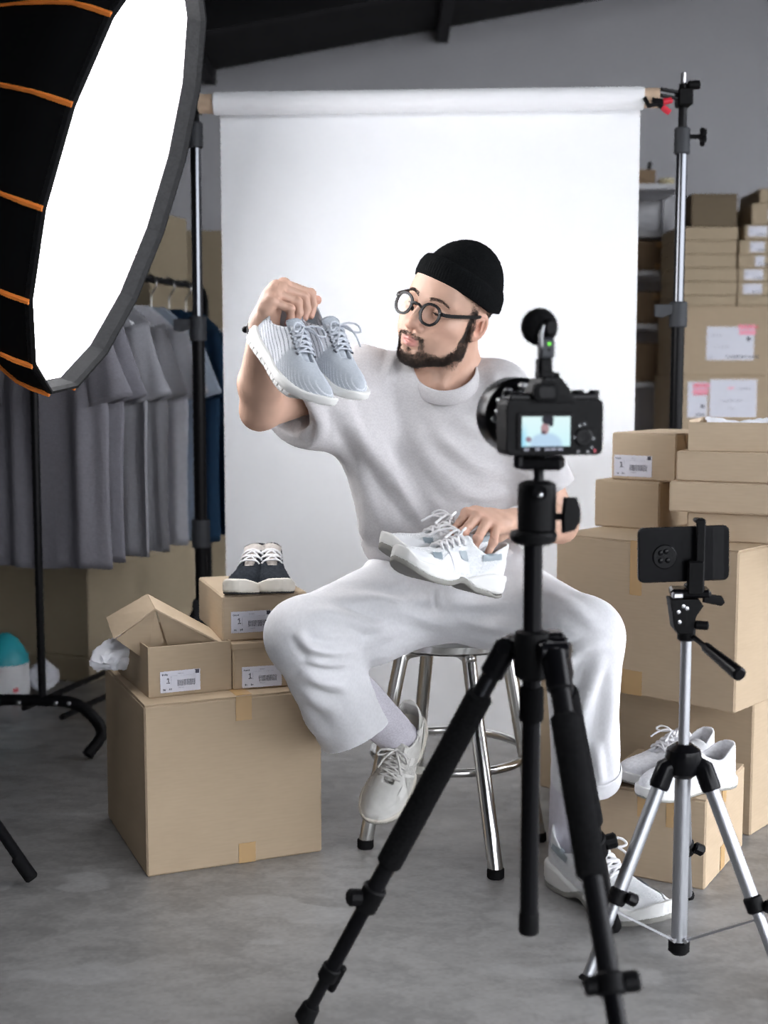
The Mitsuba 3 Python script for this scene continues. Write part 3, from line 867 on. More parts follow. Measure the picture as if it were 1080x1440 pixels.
def shirt_mesh(w, L, seed, open_side=0.016, sleeve=0.20):
    """A hanging T-shirt: x across, y thickness, z down from 0 at the neck."""
    n, rows = 72, []
    ang = np.linspace(0, 2 * np.pi, n, endpoint=False)
    zs = np.concatenate([np.linspace(0, 0.10, 9), np.linspace(0.13, L, 26)])
    r = np.random.default_rng(seed)
    ph = r.uniform(0, 6, 6)
    for z in zs:
        sh = np.clip(z / 0.085, 0.0, 1)
        hw = np.interp(z, [0, 0.03, 0.06, 0.12, 0.30], [0.045, 0.085, 0.118, 0.140, 1.0 * w])
        if z > 0.25:
            hw *= 1 - 0.05 * math.sin((z - 0.25) / (L - 0.25) * 2.5)
        th = 0.008 + open_side * np.clip(z / 0.25, 0, 1)
        x = hw * np.sign(np.cos(ang)) * np.abs(np.cos(ang)) ** 0.8
        g = np.clip((z - 0.05) / 0.35, 0, 1)
        fold = g * (0.011 * np.sin(x * 38 + ph[0] + z * 1.5) + 0.008 * np.sin(x * 67 + ph[1] - z * 2) + 0.006 * np.sin(x * 101 + ph[2]))
        y = th * np.sign(np.sin(ang)) * np.abs(np.sin(ang)) ** 0.7 + fold
        rows.append(np.column_stack([x, y, np.full(n, -z) + 0.004 * np.sin(x * 30 + ph[3]) * (z / L)]))
    body = loft(rows, cap=True)
    sl = []
    for s in (-1, 1):
        rr = []
        m = 28
        a2 = np.linspace(0, 2 * np.pi, m, endpoint=False)
        for k, q in enumerate(np.linspace(0, 1, 12)):
            cx = s * (w - 0.055 + 0.060 * q)
            cz = -(0.075 + sleeve * q)
            wid = 0.052 - 0.010 * q + 0.02 * q * q
            thk = 0.022 + 0.012 * q
            dirx = V(s * 0.95, 0, 0.28)
            rr.append(np.array([V(cx, 0, cz) + dirx * wid * math.cos(b) + V(0, 1, 0) * (thk * math.sin(b) + 0.004 * math.sin(5 * math.cos(b) + ph[4] + 4 * q)) for b in a2]))
        sl.append(loft(rr, cap=True))
    return body, sl


def shirt_noise(c):
    def fn(p, n, uv):
        return mi.Color3f(c) * (0.86 + 0.28 * mikit.fbm(p.x * 260, p.y * 260, p.z * 260, 2))
    return mikit.proc(fn)


for nm, c in (('dark', (0.15, 0.148, 0.168)), ('dark2', (0.165, 0.162, 0.182)), ('mid', (0.26, 0.262, 0.285)), ('light', (0.33, 0.333, 0.36)), ('white', (0.74, 0.75, 0.81)), ('pale', (0.55, 0.64, 0.75)), ('navy', (0.024, 0.060, 0.115)), ('navy2', (0.030, 0.070, 0.125))):
    M('shirt_' + nm, shirt_noise(c), rough=0.95, spec=0.15)
spots = [(3.30, 'dark', 'dark grey T-shirt nearest the frame edge, first on the rack', 0.20, 0.005), (3.475, 'dark2', 'dark grey T-shirt with its wide front behind the softbox corner', 0.18, 0.0), (3.60, 'dark', 'dark grey T-shirt with its sleeve hanging beside the lighter grey one', 0.168, 0.0),
         (3.73, 'mid', 'mid grey T-shirt between the dark grey and the pale shirts', 0.168, 0.0), (3.85, 'light', 'lighter grey T-shirt just left of the white shirt', 0.168, 0.0),
         (3.97, 'white', 'white T-shirt on the rack beside the stand pole', 0.168, 0.0), (4.08, 'pale', 'pale blue T-shirt behind the stand pole', 0.168, 0.0),
         (4.20, 'navy', 'navy T-shirt on the rack next to the backdrop', 0.168, 0.0), (4.32, 'navy2', 'navy T-shirt last on the rack, at the backdrop edge', 0.168, 0.0)]
for k, (d, col, lab, w, lift) in enumerate(spots):
    q = RN + rdir * ((d - RN[1]) / rdir[1])
    if d < RN[1]:
        q = RN + rdir * 0.07
    tilt = [-4, 3, -3, 2, -2, 3, -3, 2, 4][k]
    B = yawed(q + V(0, 0, RZ - 0.085), math.degrees(math.atan2(rdir[1], rdir[0])) - 90 + tilt)
    if k == 0:
        continue
    L = 0.715 if col not in ('navy', 'navy2') else 0.73
    body, sleeves = shirt_mesh(w, L, 40 + k)
    t = thing('t_shirt', lab, 't-shirt', 'shirts on the rack')
    part(t, 'body', moved(body, B), 'shirt_' + col, True)
    for s_ in sleeves:
        part(t, 'sleeve', moved(s_, B), 'shirt_' + col, True)
    th = thing('hanger', 'hanger with chrome hook, ' + ['', 'on the first dark grey shirt behind the softbox', 'on the second dark grey shirt', 'on the mid grey shirt', 'on the lighter grey shirt', 'on the white shirt', 'on the pale blue shirt', 'on the first navy shirt', 'on the last navy shirt'][k], 'hanger', 'hangers on the rail')
    hook = [V(0, 0, -0.01), V(0, 0, 0.03), V(0.004, 0, 0.045), V(0.017, 0, 0.062), V(0.0165, 0, 0.083), V(0.0, 0, 0.0985), V(-0.015, 0, 0.088)]
    part(th, 'hook', moved(tube(hook, 0.0026, 8, smooth_path=6), B), 'chrome', True)
    part(th, 'bar', moved(tube([V(-0.12, 0, -0.066), V(-0.05, 0, -0.020), V(0, 0, -0.008), V(0.05, 0, -0.020), V(0.12, 0, -0.066)], 0.005, 8, smooth_path=4), B), 'white_plastic', True)

# spray bottle and crumpled bag by the rack's foot
cx, cy = float(at(10, 900, 4.06)[0]), 4.06
zb = 0.0
t = thing('detergent_bottle', 'white and teal plastic bottle on the floor at the left frame edge', 'bottle')
z_ = lambda py: float(at(0, py, 4.06)[2])
RB = 0.072
Bo = frame((cx - 0.006, cy, 0), x=(1, 0, 0), y=(0, 1, 0))
part(t, 'base', moved(lathe([(0.040, 0), (RB - 0.004, 0.004), (RB, 0.014), (RB, z_(945)), (RB - 0.001, z_(930))], 40), Bo), 'white_plastic')
part(t, 'cap', moved(lathe([(RB - 0.0005, z_(931)), (RB - 0.004, z_(921)), (0.052, z_(908)), (0.034, z_(897)), (0.014, z_(891)), (0.001, z_(889.5))], 40), Bo), 'teal_plastic')
for nm, mt, py, w in (('red_patch', 'ink_red', 965, 0.017), ('dark_patch', 'ink', 977, 0.013)):
    a_ = math.radians(-52)
    part(t, nm, moved(chbox(w, w * 0.8, 0.0012, 0.0003), Bo @ frame((RB * math.cos(a_), RB * math.sin(a_), z_(py)), x=(-math.sin(a_), math.cos(a_), 0), y=(0, 0, 1))), mt, False)
b = crumple(60, 50, lambda u, v: (float(at(62, 970, 4.12)[0]) + 0.045 * np.cos(u * math.pi) * np.cos(v * 1.5), 4.12 + 0.05 * np.sin(v * 1.5), 0.05 + 0.045 * np.sin(u * math.pi) * np.cos(v * 1.5)), 9, 0.014, 20)
b.apply_translation((0, 0, 0.001 - b.vertices[:, 2].min()))
solo('plastic_bag', b, 'tissue', 'crumpled white plastic bag on the floor behind the rack foot', 'bag', smooth=40)

# ---------------------------------------------------------------- softbox and its stand
SC = at(177, 254, 2.66)
vdir = unit(SC - V(0, 0, EYE))
rgt = unit(np.cross(vdir, [0, 0, 1])); upv = np.cross(rgt, vdir)
major = unit(0.300 * rgt + 0.954 * upv)
minor = unit(0.954 * rgt - 0.300 * upv)
N = unit(0.966 * minor - 0.258 * vdir)
U2 = major
W2 = np.cross(N, U2)
RS = 0.447
SBX = frame(SC, x=W2, y=U2)
t = thing('softbox', 'large black parabolic softbox with glowing white front at the upper left', 'softbox')
NS = 16
angs = [2 * math.pi * (k + 0.5) / NS for k in range(NS)]
zn = SBX[:3, 2] @ N
sg = 1 if zn > 0 else -1


def sring(r, depth, fine=6):
    """Ring of a polygon with slightly hollow sides, depth metres behind the rim."""
    out = []
    for k in range(NS):
        a0, a1 = angs[k], angs[(k + 1) % NS] + (2 * math.pi if k == NS - 1 else 0)
        p0, p1 = V(math.cos(a0), math.sin(a0)), V(math.cos(a1), math.sin(a1))
        for f in np.arange(fine) / fine:
            p = p0 + (p1 - p0) * f
            out.append((r * p[0], r * p[1], -sg * depth))
    return np.array(out)




def shell_r(q):
    return RS * math.sqrt(max(1 - max(0.0, (q - 0.12) / 0.88) ** 1.15, 0.0)) + 0.05 * max(0.0, q - 0.5) * 2


rings = []
for q in np.r_[0, np.linspace(0.08, 1, 16)]:
    dep = 0.50 * q
    r = shell_r(q)
    rings.append(sring(r, dep))
part(t, 'shell', moved(loft(rings, cap=False), SBX), 'black_matte', 40)
lip = loft([sring(RS + 0.001, 0.012), sring(RS + 0.003, 0.003), sring(RS, -0.003), sring(RS - 0.005, -0.002), sring(RS - 0.008, 0.008), sring(RS - 0.009, 0.042), sring(RS - 0.004, 0.044)], cap=False)
part(t, 'lip', moved(lip, SBX), 'charcoal_cloth', False)
disc = loft([sring(RS - 0.010, 0.038), sring(RS * 0.7, 0.030), sring(RS * 0.35, 0.026), sring(0.001, 0.024)], cap=False)
disc = moved(disc, SBX)
if (disc.face_normals.mean(0) @ N) < 0:
    disc.invert()
part(t, 'diffuser', disc, 'paper_white', False, emitter={'type': 'area', 'radiance': {'type': 'rgb', 'value': list(SOFTBOX_RADIANCE)}})
for k in range(NS):
    a = angs[k]
    pts = []
    for q in np.linspace(0.004, 0.92, 14):
        r = shell_r(q) + 0.003
        pts.append((SBX @ np.array([r * math.cos(a), r * math.sin(a), -sg * 0.50 * q, 1.0]))[:3])
    part(t, 'piping', tube(pts, [0.0058] * 2 + [0.0045] * 3 + [0.003] * 9, 6), 'orange_piping')
back = SC - N * 0.5
part(t, 'speed_ring', moved(lathe([(0.06, 0), (0.075, 0.005), (0.075, 0.03), (0.06, 0.04)], 32), frame(back - N * 0.02, z=N)), 'black_metal')
part(t, 'lamp_head', moved(lathe([(0.05, -0.22), (0.06, -0.215), (0.06, -0.02), (0.07, 0.0)], 32), frame(back - N * 0.01, z=N)), 'black_plastic')
t = thing('softbox_stand', 'black light stand of the softbox, one foot seen at the lower left frame edge', 'stand')
hd = back - N * 0.10
foot1 = onz(46, 1246, 0)
sx, sy = float(hd[0]), float(hd[1])
part(t, 'column', rod((sx, sy, 0.10), (sx, sy, hd[2] - 0.06), 0.016), 'black_metal')
part(t, 'bracket', moved(chbox(0.05, 0.05, 0.09, 0.005), yawed((sx, sy, hd[2] - 0.13), 0)), 'black_plastic')
hub = V(sx, sy, 0.46)
part(t, 'leg_hub', moved(lathe([(0.026, -0.03), (0.03, -0.026), (0.03, 0.026), (0.026, 0.03)], 24), frame(hub, x=(1, 0, 0), y=(0, 1, 0))), 'black_plastic')
L = np.linalg.norm((foot1 - hub)[:2]); a1 = math.atan2(foot1[1] - sy, foot1[0] - sx)
for k in range(3):
    a = a1 + 2 * math.pi * k / 3
    f = V(sx + L * math.cos(a), sy + L * math.sin(a), 0.014)
    g = part(t, 'leg', rod(hub + V(0.02 * math.cos(a), 0.02 * math.sin(a), 0), f + V(0, 0, 0.004), 0.011), 'black_metal')
    part(g, 'rubber_foot', rod(f + unit(hub - f) * 0.055, f, 0.0135, c=0.003), 'rubber_black')
    part(t, 'brace', rod(V(sx, sy, 0.22), f + (hub - f) * 0.45, 0.006), 'black_metal')

# ---------------------------------------------------------------- stool
STC = V(0.146, 2.825, 0)
STZ = 0.452
t = thing('bar_stool', 'round chrome stool with a foot ring that the man sits on', 'stool')
part(t, 'seat', moved(lathe([(0.0, STZ - 0.034), (0.135, STZ - 0.034), (0.150, STZ - 0.026), (0.152, STZ - 0.012), (0.144, STZ - 0.005), (0.13, STZ - 0.004), (0.0, STZ - 0.004)], 48, cap=False), frame(STC + V(0, 0.015, 0), x=(1, 0, 0), y=(0, 1, 0))), 'chrome')
for f in (onz(697, 1234, 0), onz(514, 1192, 0), onz(757, 1182, 0), V(0.07, 3.02, 0)):
    d = f - STC
    u = unit(d)
    top = 0.125
    pts = [STC + u * 0.02 + V(0, 0, STZ - 0.036), STC + u * (top - 0.03) + V(0, 0, STZ - 0.036), STC + u * (top - 0.006) + V(0, 0, STZ - 0.044), STC + u * (top + 0.006) + V(0, 0, STZ - 0.075), f + V(0, 0, 0.012)]
    g = part(t, 'leg', tube(pts, 0.0155, 16, smooth_path=6), 'chrome', True)
    part(g, 'rubber_tip', rod(f + V(0, 0, 0), f + V(0, 0, 0.02), 0.0175, 16, c=0.002), 'rubber_black')
RINGZ = 0.183
part(t, 'foot_ring', moved(ring_torus(0.168, 0.0095, 72, 12), frame(STC + V(0.0, 0.0, RINGZ), x=(1, 0, 0), y=(0, 1, 0))), 'chrome', True)

# ---------------------------------------------------------------- camera tripod
TD = 1.80
TX = float(at(749, 830, TD)[0])
zpx = lambda py, d=TD: float(at(540, py, d)[2])
t = thing('camera_tripod', 'large black tripod in the foreground carrying the mirrorless camera', 'tripod')
up = lambda prof, x=TX, y=TD, n=32: moved(lathe(prof, n), frame((x, y, 0), x=(1, 0, 0), y=(0, 1, 0)))
M('foam_black', speckle((0.006, 0.006, 0.0065), (0.010, 0.010, 0.0105), 300, 300, 300, 2), rough=0.95, spec=0.05)
zc = zpx(905)
part(t, 'centre_column', cat([rod((TX, TD, zpx(1308)), (TX, TD, zpx(762)), 0.0132, 24, c=0.002)]), 'black_gloss')
part(t, 'column_sleeve', up([(0.016, zpx(1014)), (0.0175, zpx(1010)), (0.0175, zpx(970)), (0.016, zpx(966))]), 'black_matte')
part(t, 'column_end_cap', up([(0.0128, zpx(1312)), (0.0146, zpx(1309)), (0.0146, zpx(1285)), (0.0136, zpx(1283))]), 'black_plastic')
crown = part(t, 'crown', cat([up([(0.018, zc - 0.05), (0.024, zc - 0.045), (0.026, zc - 0.01), (0.024, zc + 0.016), (0.016, zc + 0.019)])]), 'black_plastic')
part(crown, 'lock_knob', rod((TX + 0.022, TD - 0.01, zc - 0.0), (TX + 0.048, TD - 0.014, zc + 0.002), 0.011, 16, c=0.003), 'black_gloss')
part(crown, 'clip_block', moved(chbox(0.022, 0.03, 0.034, 0.003), yawed((TX + 0.034, TD + 0.01, zc - 0.018), 0)), 'black_gloss', False)
legs = [(at(714, 906, 1.825), onz(424, 1440, 0.0)), (at(778, 916, 1.765), onz(935, 1830, 0.0)), (at(783, 914, 1.835), onz(862, 1306, 0.0))]
FR = [(0.12, 0.555, 0.615, 0.675, 0.835, 0.87), (0.12, 0.40, 0.55, 0.585, 0.80, 0.84), (0.12, 0.555, 0.615, 0.675, 0.835, 0.87)]
for k, (h, f) in enumerate(legs):
    d = f - h
    f0, f1, c0, c1, e0, e1 = FR[k]
    u = unit(d)
    Lg = np.linalg.norm(d)
    P = lambda s: h + d * s
    side = unit(np.cross(u, [0, 0, 1]))
    g = part(t, 'leg', cat([rod(P(0.06), P(c0 + 0.01), 0.0135, 20)]), 'black_metal')
    part(t, 'leg_hinge', cat([rod(h - side * 0.020, h + side * 0.020, 0.0125, 20, c=0.002), rod(P(0.0), P(0.075), 0.0175, 20, c=0.003), tube([V(TX, TD, h[2] + 0.002) + unit(V(h[0] - TX, h[1] - TD, 0)) * 0.018, h], 0.013, 12)]), 'black_gloss')
    part(g, 'stripe', rod(P(0.075) + V(0, -0.012, 0), P(0.12) + V(0, -0.012, 0), 0.003, 8), 'dark_grey_plastic')
    part(g, 'foam_grip', tube([P(f0), P(f0 + 0.005), P(f1 - 0.005), P(f1)], [0.0165, 0.0195, 0.0195, 0.017], 24), 'foam_black')
    part(g, 'lock_collar', rod(P(c0), P(c1), 0.0185, 20, c=0.003), 'black_plastic')
    kd = unit(np.cross(u, V(0, 1, 0))) * (-1 if k == 0 else 1)
    if k == 0:
        kd = unit(V(-0.9, -0.35, 0.15))
    kc = P((c0 + c1) / 2)
    part(g, 'lock_knob', rod(kc + kd * 0.014, kc + kd * 0.036, 0.013, 10, c=0.003), 'black_plastic')
    if k == 1:
        part(g, 'lock_knob', rod(kc - kd * 0.014, kc - kd * 0.032, 0.012, 10, c=0.003), 'black_plastic')
    part(g, 'middle_tube', rod(P(c1 - 0.015), P(e1 - 0.01), 0.0118, 20), 'black_gloss')
    part(g, 'lower_collar', rod(P(e0), P(e1), 0.0155, 20, c=0.002), 'black_plastic')
    part(g, 'lock_lever', moved(chbox(0.012, 0.012, 0.05, 0.003), frame(P(e0) - kd * 0.018, z=u)), 'black_plastic', False)
    part(g, 'lower_tube', rod(P(e1 - 0.005), P(0.97), 0.0098, 20), 'black_metal')
    part(g, 'foot', tube([P(0.945), P(0.95), P(0.985), P(1.0) + V(0, 0, 0.006)], [0.0125, 0.0145, 0.0165, 0.011], 20), 'rubber_black')
# ball head
hd = thing('ball_head', 'black ball head with side knob between tripod and camera', 'tripod head')
part(hd, 'base_plate', up([(0.024, zpx(765)), (0.031, zpx(761)), (0.033, zpx(752)), (0.031, zpx(747)), (0.026, zpx(746))]), 'black_plastic')
BX = float(at(755, 710, TD)[0])
part(hd, 'housing', up([(0.024, zpx(747)), (0.0265, zpx(744)), (0.0268, zpx(690)), (0.0255, zpx(680)), (0.018, zpx(676))], BX), 'black_plastic')
part(hd, 'notch', moved(lathe([(0.0, 0.0), (0.009, 0.0), (0.010, 0.004), (0.0, 0.004)], 20, cap=False), frame((BX, TD - 0.0285, zpx(690)), z=(0, -1, 0))), 'black_matte')
part(hd, 'screw', ball((BX, TD - 0.0325, zpx(693)), 0.0045, 2), 'brushed_steel', True)
part(hd, 'ball_stem', up([(0.0085, zpx(680)), (0.0068, zpx(668)), (0.008, zpx(660))], BX + 0.002), 'black_metal')
part(hd, 'quick_release', moved(chbox(0.060, 0.05, 0.018, 0.004), yawed((BX + 0.006, TD, zpx(660)), -12)), 'black_plastic', False)
part(hd, 'plate_lever', moved(chbox(0.012, 0.02, 0.02, 0.004), yawed((BX - 0.028, TD - 0.02, zpx(658)), -12)), 'black_gloss', False)
kn = V(BX + 0.026, TD - 0.004, zpx(726))
part(hd, 'lock_stem', rod(kn, kn + V(0.016, -0.004, 0), 0.005), 'black_metal')
part(hd, 'lock_knob', moved(prism([(-0.022, -0.012), (-0.018, 0.004), (-0.006, 0.012), (0.010, 0.012), (0.027, 0.006), (0.027, -0.010), (0.0, -0.013)], -0.007, 0.007, 0.002), frame(kn + V(0.020, -0.005, 0), x=(0, 0, 1), y=(1, 0.2, 0))), 'black_plastic')

# ---------------------------------------------------------------- the camera
CAMC = at(773, 600, TD - 0.015)
CY = 13.0
CB_ = yawed(CAMC, CY)
cam = thing('mirrorless_camera', 'black mirrorless camera seen from behind, its screen showing the man', 'camera')
BWc, BHc, BDc = 0.138, 0.076, 0.045
lx = lambda px: (px - 773) / FPX * TD
lz = lambda py: -(py - 600) / FPX * TD
back = -BDc / 2
body = moved(prism(rrect(BWc, BHc, 0.009), -BDc / 2, BDc / 2, 0.003), frame((0, 0, 0), x=(1, 0, 0), y=(0, 0, 1)))
part(cam, 'body', moved(body, CB_), 'black_plastic', 40)
part(cam, 'grip', moved(prism(rrect(0.034, BHc - 0.012, 0.012), 0, 0.032, 0.008), CB_ @ frame((0.048, BDc / 2 + 0.030, -0.002), x=(1, 0, 0), y=(0, 0, 1))), 'black_matte', 40)
part(cam, 'top_cover', moved(prism(rrect(0.128, 0.020, 0.006), -0.019, 0.019, 0.004), CB_ @ frame((0, 0, BHc / 2 - 0.002), x=(1, 0, 0), y=(0, 0, 1))), 'black_gloss', 40)
hump = [(-0.031, 0), (-0.024, 0.018), (-0.014, 0.034), (0.013, 0.036), (0.025, 0.022), (0.034, 0.004), (0.034, 0)]
part(cam, 'viewfinder_hump', moved(prism(hump, -0.024, 0.024, 0.004), CB_ @ frame((lx(765) + 0.002, 0, lz(568)), x=(1, 0, 0), y=(0, 0, 1))), 'black_plastic', 40)
eye = part(cam, 'eyecup', moved(cat([prism(rrect(0.036, 0.024, 0.008), 0, 0.012, 0.003)]), CB_ @ frame((lx(757), back + 0.004, lz(552)), x=(1, 0, 0), y=(0, 0, 1))), 'rubber_black', 40)
part(cam, 'hump_plate', moved(prism(rrect(0.024, 0.012, 0.003), 0, 0.004, 0.001), CB_ @ frame((lx(768), back + 0.003, lz(538)), x=(1, 0, 0), y=(0, 0, 1))), 'black_gloss', False)
part(eye, 'eyepiece', moved(prism(rrect(0.022, 0.014, 0.004), 0, 0.001), CB_ @ frame((lx(757), back - 0.0083, lz(552)), x=(1, 0, 0), y=(0, 0, 1))), 'black_gloss', False)


def lcd(p, n, uv):
    """The picture on the screen: the man, beanie and shirt, before the pale backdrop."""
    x, y = uv.x, uv.y
    g = lambda cx, cy, rx, ry: mikit.smoothstep(1.15, 0.85, dr.sqrt(dr.square((x - cx) / rx) + dr.square((y - cy) / ry)))
    c = mikit.mix((0.62, 0.90, 0.95), (0.74, 0.93, 0.94), y)
    c = mikit.mix(c, (0.35, 0.72, 0.92), mikit.smoothstep(0.16, 0.02, x) * mikit.smoothstep(0.9, 0.2, y))
    c = mikit.mix(c, (0.48, 0.66, 0.84), dr.maximum(g(0.50, 0.02, 0.34, 0.44), g(0.42, 0.20, 0.22, 0.22)))
    c = mikit.mix(c, (0.42, 0.26, 0.28), g(0.475, 0.60, 0.085, 0.20))
    c = mikit.mix(c, (0.10, 0.06, 0.08), g(0.445, 0.47, 0.05, 0.06))
    c = mikit.mix(c, (0.012, 0.012, 0.02), dr.maximum(g(0.53, 0.90, 0.125, 0.17), g(0.60, 0.76, 0.05, 0.10)))
    c = mikit.mix(c, (0.30, 0.20, 0.26), g(0.14, 0.24, 0.06, 0.09))
    return c * 0.60


M('screen_dark', (0.005, 0.005, 0.006), rough=0.2, spec=0.1)
scr = part(cam, 'screen_panel', moved(prism(rrect(lx(797) - lx(716), 0.049, 0.002), 0, 0.0035, 0.0008), CB_ @ frame((lx(757.5), back + 0.0005, lz(605)), x=(1, 0, 0), y=(0, 0, 1))), 'screen_dark', False)
sw_, sh_ = lx(793) - lx(723), lz(585) - lz(626)
q = np.array([[-sw_ / 2, -sh_ / 2, 0], [sw_ / 2, -sh_ / 2, 0], [sw_ / 2, sh_ / 2, 0], [-sw_ / 2, sh_ / 2, 0]])
qm = moved(trimesh.Trimesh(q, [[0, 1, 2], [0, 2, 3]], process=False), CB_ @ frame((lx(758), back - 0.0040, lz(605.5)), x=(1, 0, 0), y=(0, 0, 1)))
part(scr, 'display', qm, 'screen_dark', False, uv=[[0, 0], [1, 0], [1, 1], [0, 1]], label='lit screen showing the man in the beanie', emitter={'type': 'area', 'radiance': mikit.proc(lcd)})
for k, px in enumerate((727, 743, 757, 766, 776)):
    part(scr, 'touch_icon', moved(chbox(0.007, 0.003, 0.0004, 0.0001), CB_ @ frame((lx(px + 3), back - 0.0036, lz(630)), x=(1, 0, 0), y=(0, 0, 1))), 'ink_grey', False)
pad = part(cam, 'control_wheel', moved(lathe([(0.0, 0), (0.0115, 0), (0.0125, 0.001), (0.0125, 0.0025), (0.011, 0.0035), (0.006, 0.0035), (0.005, 0.0028), (0, 0.0028)], 32, cap=False), CB_ @ frame((lx(814), back + 0.0005, lz(614)), z=(0, -1, 0), x=(1, 0, 0))), 'black_gloss')
for px, py in ((808, 598), (815, 596), (813, 604), (826, 628), (820, 634), (806, 634), (801, 614), (828, 616)):
    b = part(cam, 'button', moved(lathe([(0.0030, 0), (0.0030, 0.0014), (0.0022, 0.002), (0.0, 0.002)], 16, cap=False), CB_ @ frame((lx(px), back + 0.0004, lz(py)), z=(0, -1, 0), x=(1, 0, 0))), 'dark_grey_plastic')
    part(b, 'mark', moved(chbox(0.0022, 0.0016, 0.0003, 0.0001), CB_ @ frame((lx(px), back - 0.0016, lz(py)), x=(1, 0, 0), y=(0, 0, 1))), 'white_plastic', False)
part(cam, 'red_mark', moved(chbox(0.003, 0.004, 0.0006, 0.0001), CB_ @ frame((lx(831), back - 0.0002, lz(633)), x=(1, 0, 0), y=(0, 0, 1))), 'ink_red', False)
for px in (715, 730):
    part(cam, 'top_mark', moved(chbox(0.008, 0.003, 0.0006, 0.0001), CB_ @ frame((lx(px), -0.0195, lz(569)), x=(1, 0, 0), y=(0, 0, 1))), 'ink_grey', False)
for px, w, r in ((812, 0.016, 0.0085), (836, 0.012, 0.0075), (712, 0.012, 0.009)):
    part(cam, 'dial', moved(lathe([(r - 0.001, 0), (r, 0.001), (r, 0.006), (r - 0.0015, 0.0075), (0, 0.0075)], 24, cap=False), CB_ @ frame((lx(px), -0.004, BHc / 2 + 0.004), x=(1, 0, 0), y=(0, 1, 0))), 'black_metal')
part(cam, 'strap_lug', moved(ring_torus(0.005, 0.0012, 20, 8), CB_ @ frame((BWc / 2 + 0.002, -0.006, 0.027), x=(0, 1, 0), y=(0, 0, 1))), 'brushed_steel', True)
# lens: a wide barrel that ends in a hood, with rails and levers on its side
lc = V(-0.002, BDc / 2, 0.012)
lens = part(cam, 'lens', moved(lathe([(0.030, 0), (0.033, 0.003), (0.033, 0.020), (0.036, 0.022), (0.036, 0.060), (0.0385, 0.064), (0.0385, 0.090), (0.036, 0.094)], 40), CB_ @ frame(lc, z=(0, 1, 0), x=(1, 0, 0))), 'black_plastic')
part(lens, 'hood', moved(lathe([(0.040, 0.080), (0.050, 0.086), (0.0545, 0.094), (0.0555, 0.130), (0.0525, 0.130), (0.050, 0.10), (0.038, 0.084)], 56, cap=False), CB_ @ frame(lc, z=(0, 1, 0), x=(1, 0, 0))), 'black_gloss')
part(lens, 'zoom_ring', moved(lathe([(0.0362, 0.026), (0.038, 0.028), (0.038, 0.052), (0.0362, 0.054)], 40, cap=False), CB_ @ frame(lc, z=(0, 1, 0), x=(1, 0, 0))), 'rubber_black')
for a, y0 in ((100, 0.03), (125, 0.05), (150, 0.04), (172, 0.03), (186, 0.055)):
    r = math.radians(a)
    p = lc + V(0.043 * math.cos(r), y0 + 0.03, 0.043 * math.sin(r))
    part(lens, 'side_knob', moved(rod(p - V(0, 0.008, 0), p + V(0, 0.010, 0), 0.005, 12, c=0.0015), CB_), 'brushed_steel')
part(lens, 'support_arm', moved(tube([lc + V(-0.040, 0.004, -0.025), lc + V(-0.043, 0.012, 0.0), lc + V(-0.034, 0.03, 0.026), lc + V(-0.008, 0.03, 0.040)], 0.0035, 8, smooth_path=5), CB_), 'brushed_steel', True)
# microphone on the hot shoe
mic = thing('shotgun_microphone', 'small black microphone with foam ball on top of the camera', 'microphone')
mo = V(lx(762), -0.004, 0)
part(mic, 'shoe_mount', moved(cat([chbox(0.022, 0.022, 0.012, 0.003, mo + V(0.001, 0, lz(534))), chbox(0.020, 0.020, lz(504) - lz(530), 0.004, mo + V(0, 0, lz(530)))]), CB_), 'black_plastic', False)
part(mic, 'mount_bolt', moved(rod(mo + V(0.010, -0.004, lz(528)), mo + V(0.020, -0.004, lz(529)), 0.004, 10, c=0.001), CB_), 'black_plastic')
mb = part(mic, 'housing', moved(chbox(0.021, 0.016, lz(478) - lz(506), 0.003, mo + V(0.0015, -0.003, lz(506))), CB_), 'dark_grey_plastic', False)
M('led_green', (0.05, 0.5, 0.02), rough=0.4)
part(mb, 'power_light', moved(lathe([(0.0022, 0), (0.0022, 0.0008), (0.0, 0.0012)], 16, cap=True), CB_ @ frame(mo + V(0.003, -0.0112, lz(486)), z=(0, -1, 0), x=(1, 0, 0))), 'led_green', emitter={'type': 'area', 'radiance': {'type': 'rgb', 'value': [0.12, 0.6, 0.02]}})
part(mb, 'switch', moved(chbox(0.003, 0.003, 0.001, 0.0002), CB_ @ frame(mo + V(0.003, -0.0112, lz(494)), x=(1, 0, 0), y=(0, 0, 1))), 'black_plastic', False)
fb = moved(ball((0, 0, 0), 0.0253, 4, (1, 0.8, 1)), frame(mo + V(-0.003, 0.012, lz(462)), x=(1, 0, 0), y=(0, 1, 0)))
fb.vertices += fb.vertex_normals * ((meshkit.noise(fb.vertices * 700, 3) - 0.5) * 0.0012)[:, None]
part(mic, 'foam_windscreen', moved(fb, CB_), 'foam_black', True)
part(mic, 'capsule', moved(rod(mo + V(0.005, -0.016, lz(464)), mo + V(0.0, 0.006, lz(463)), 0.0112, 24, c=0.003), CB_), 'black_plastic')
part(mic, 'yoke', moved(tube([mo + V(-0.007, -0.008, lz(492)), mo + V(-0.009, -0.012, lz(476)), mo + V(-0.006, -0.013, lz(462)), mo + V(0.002, -0.013, lz(459))], 0.003, 8, smooth_path=4), CB_), 'brushed_steel', True)

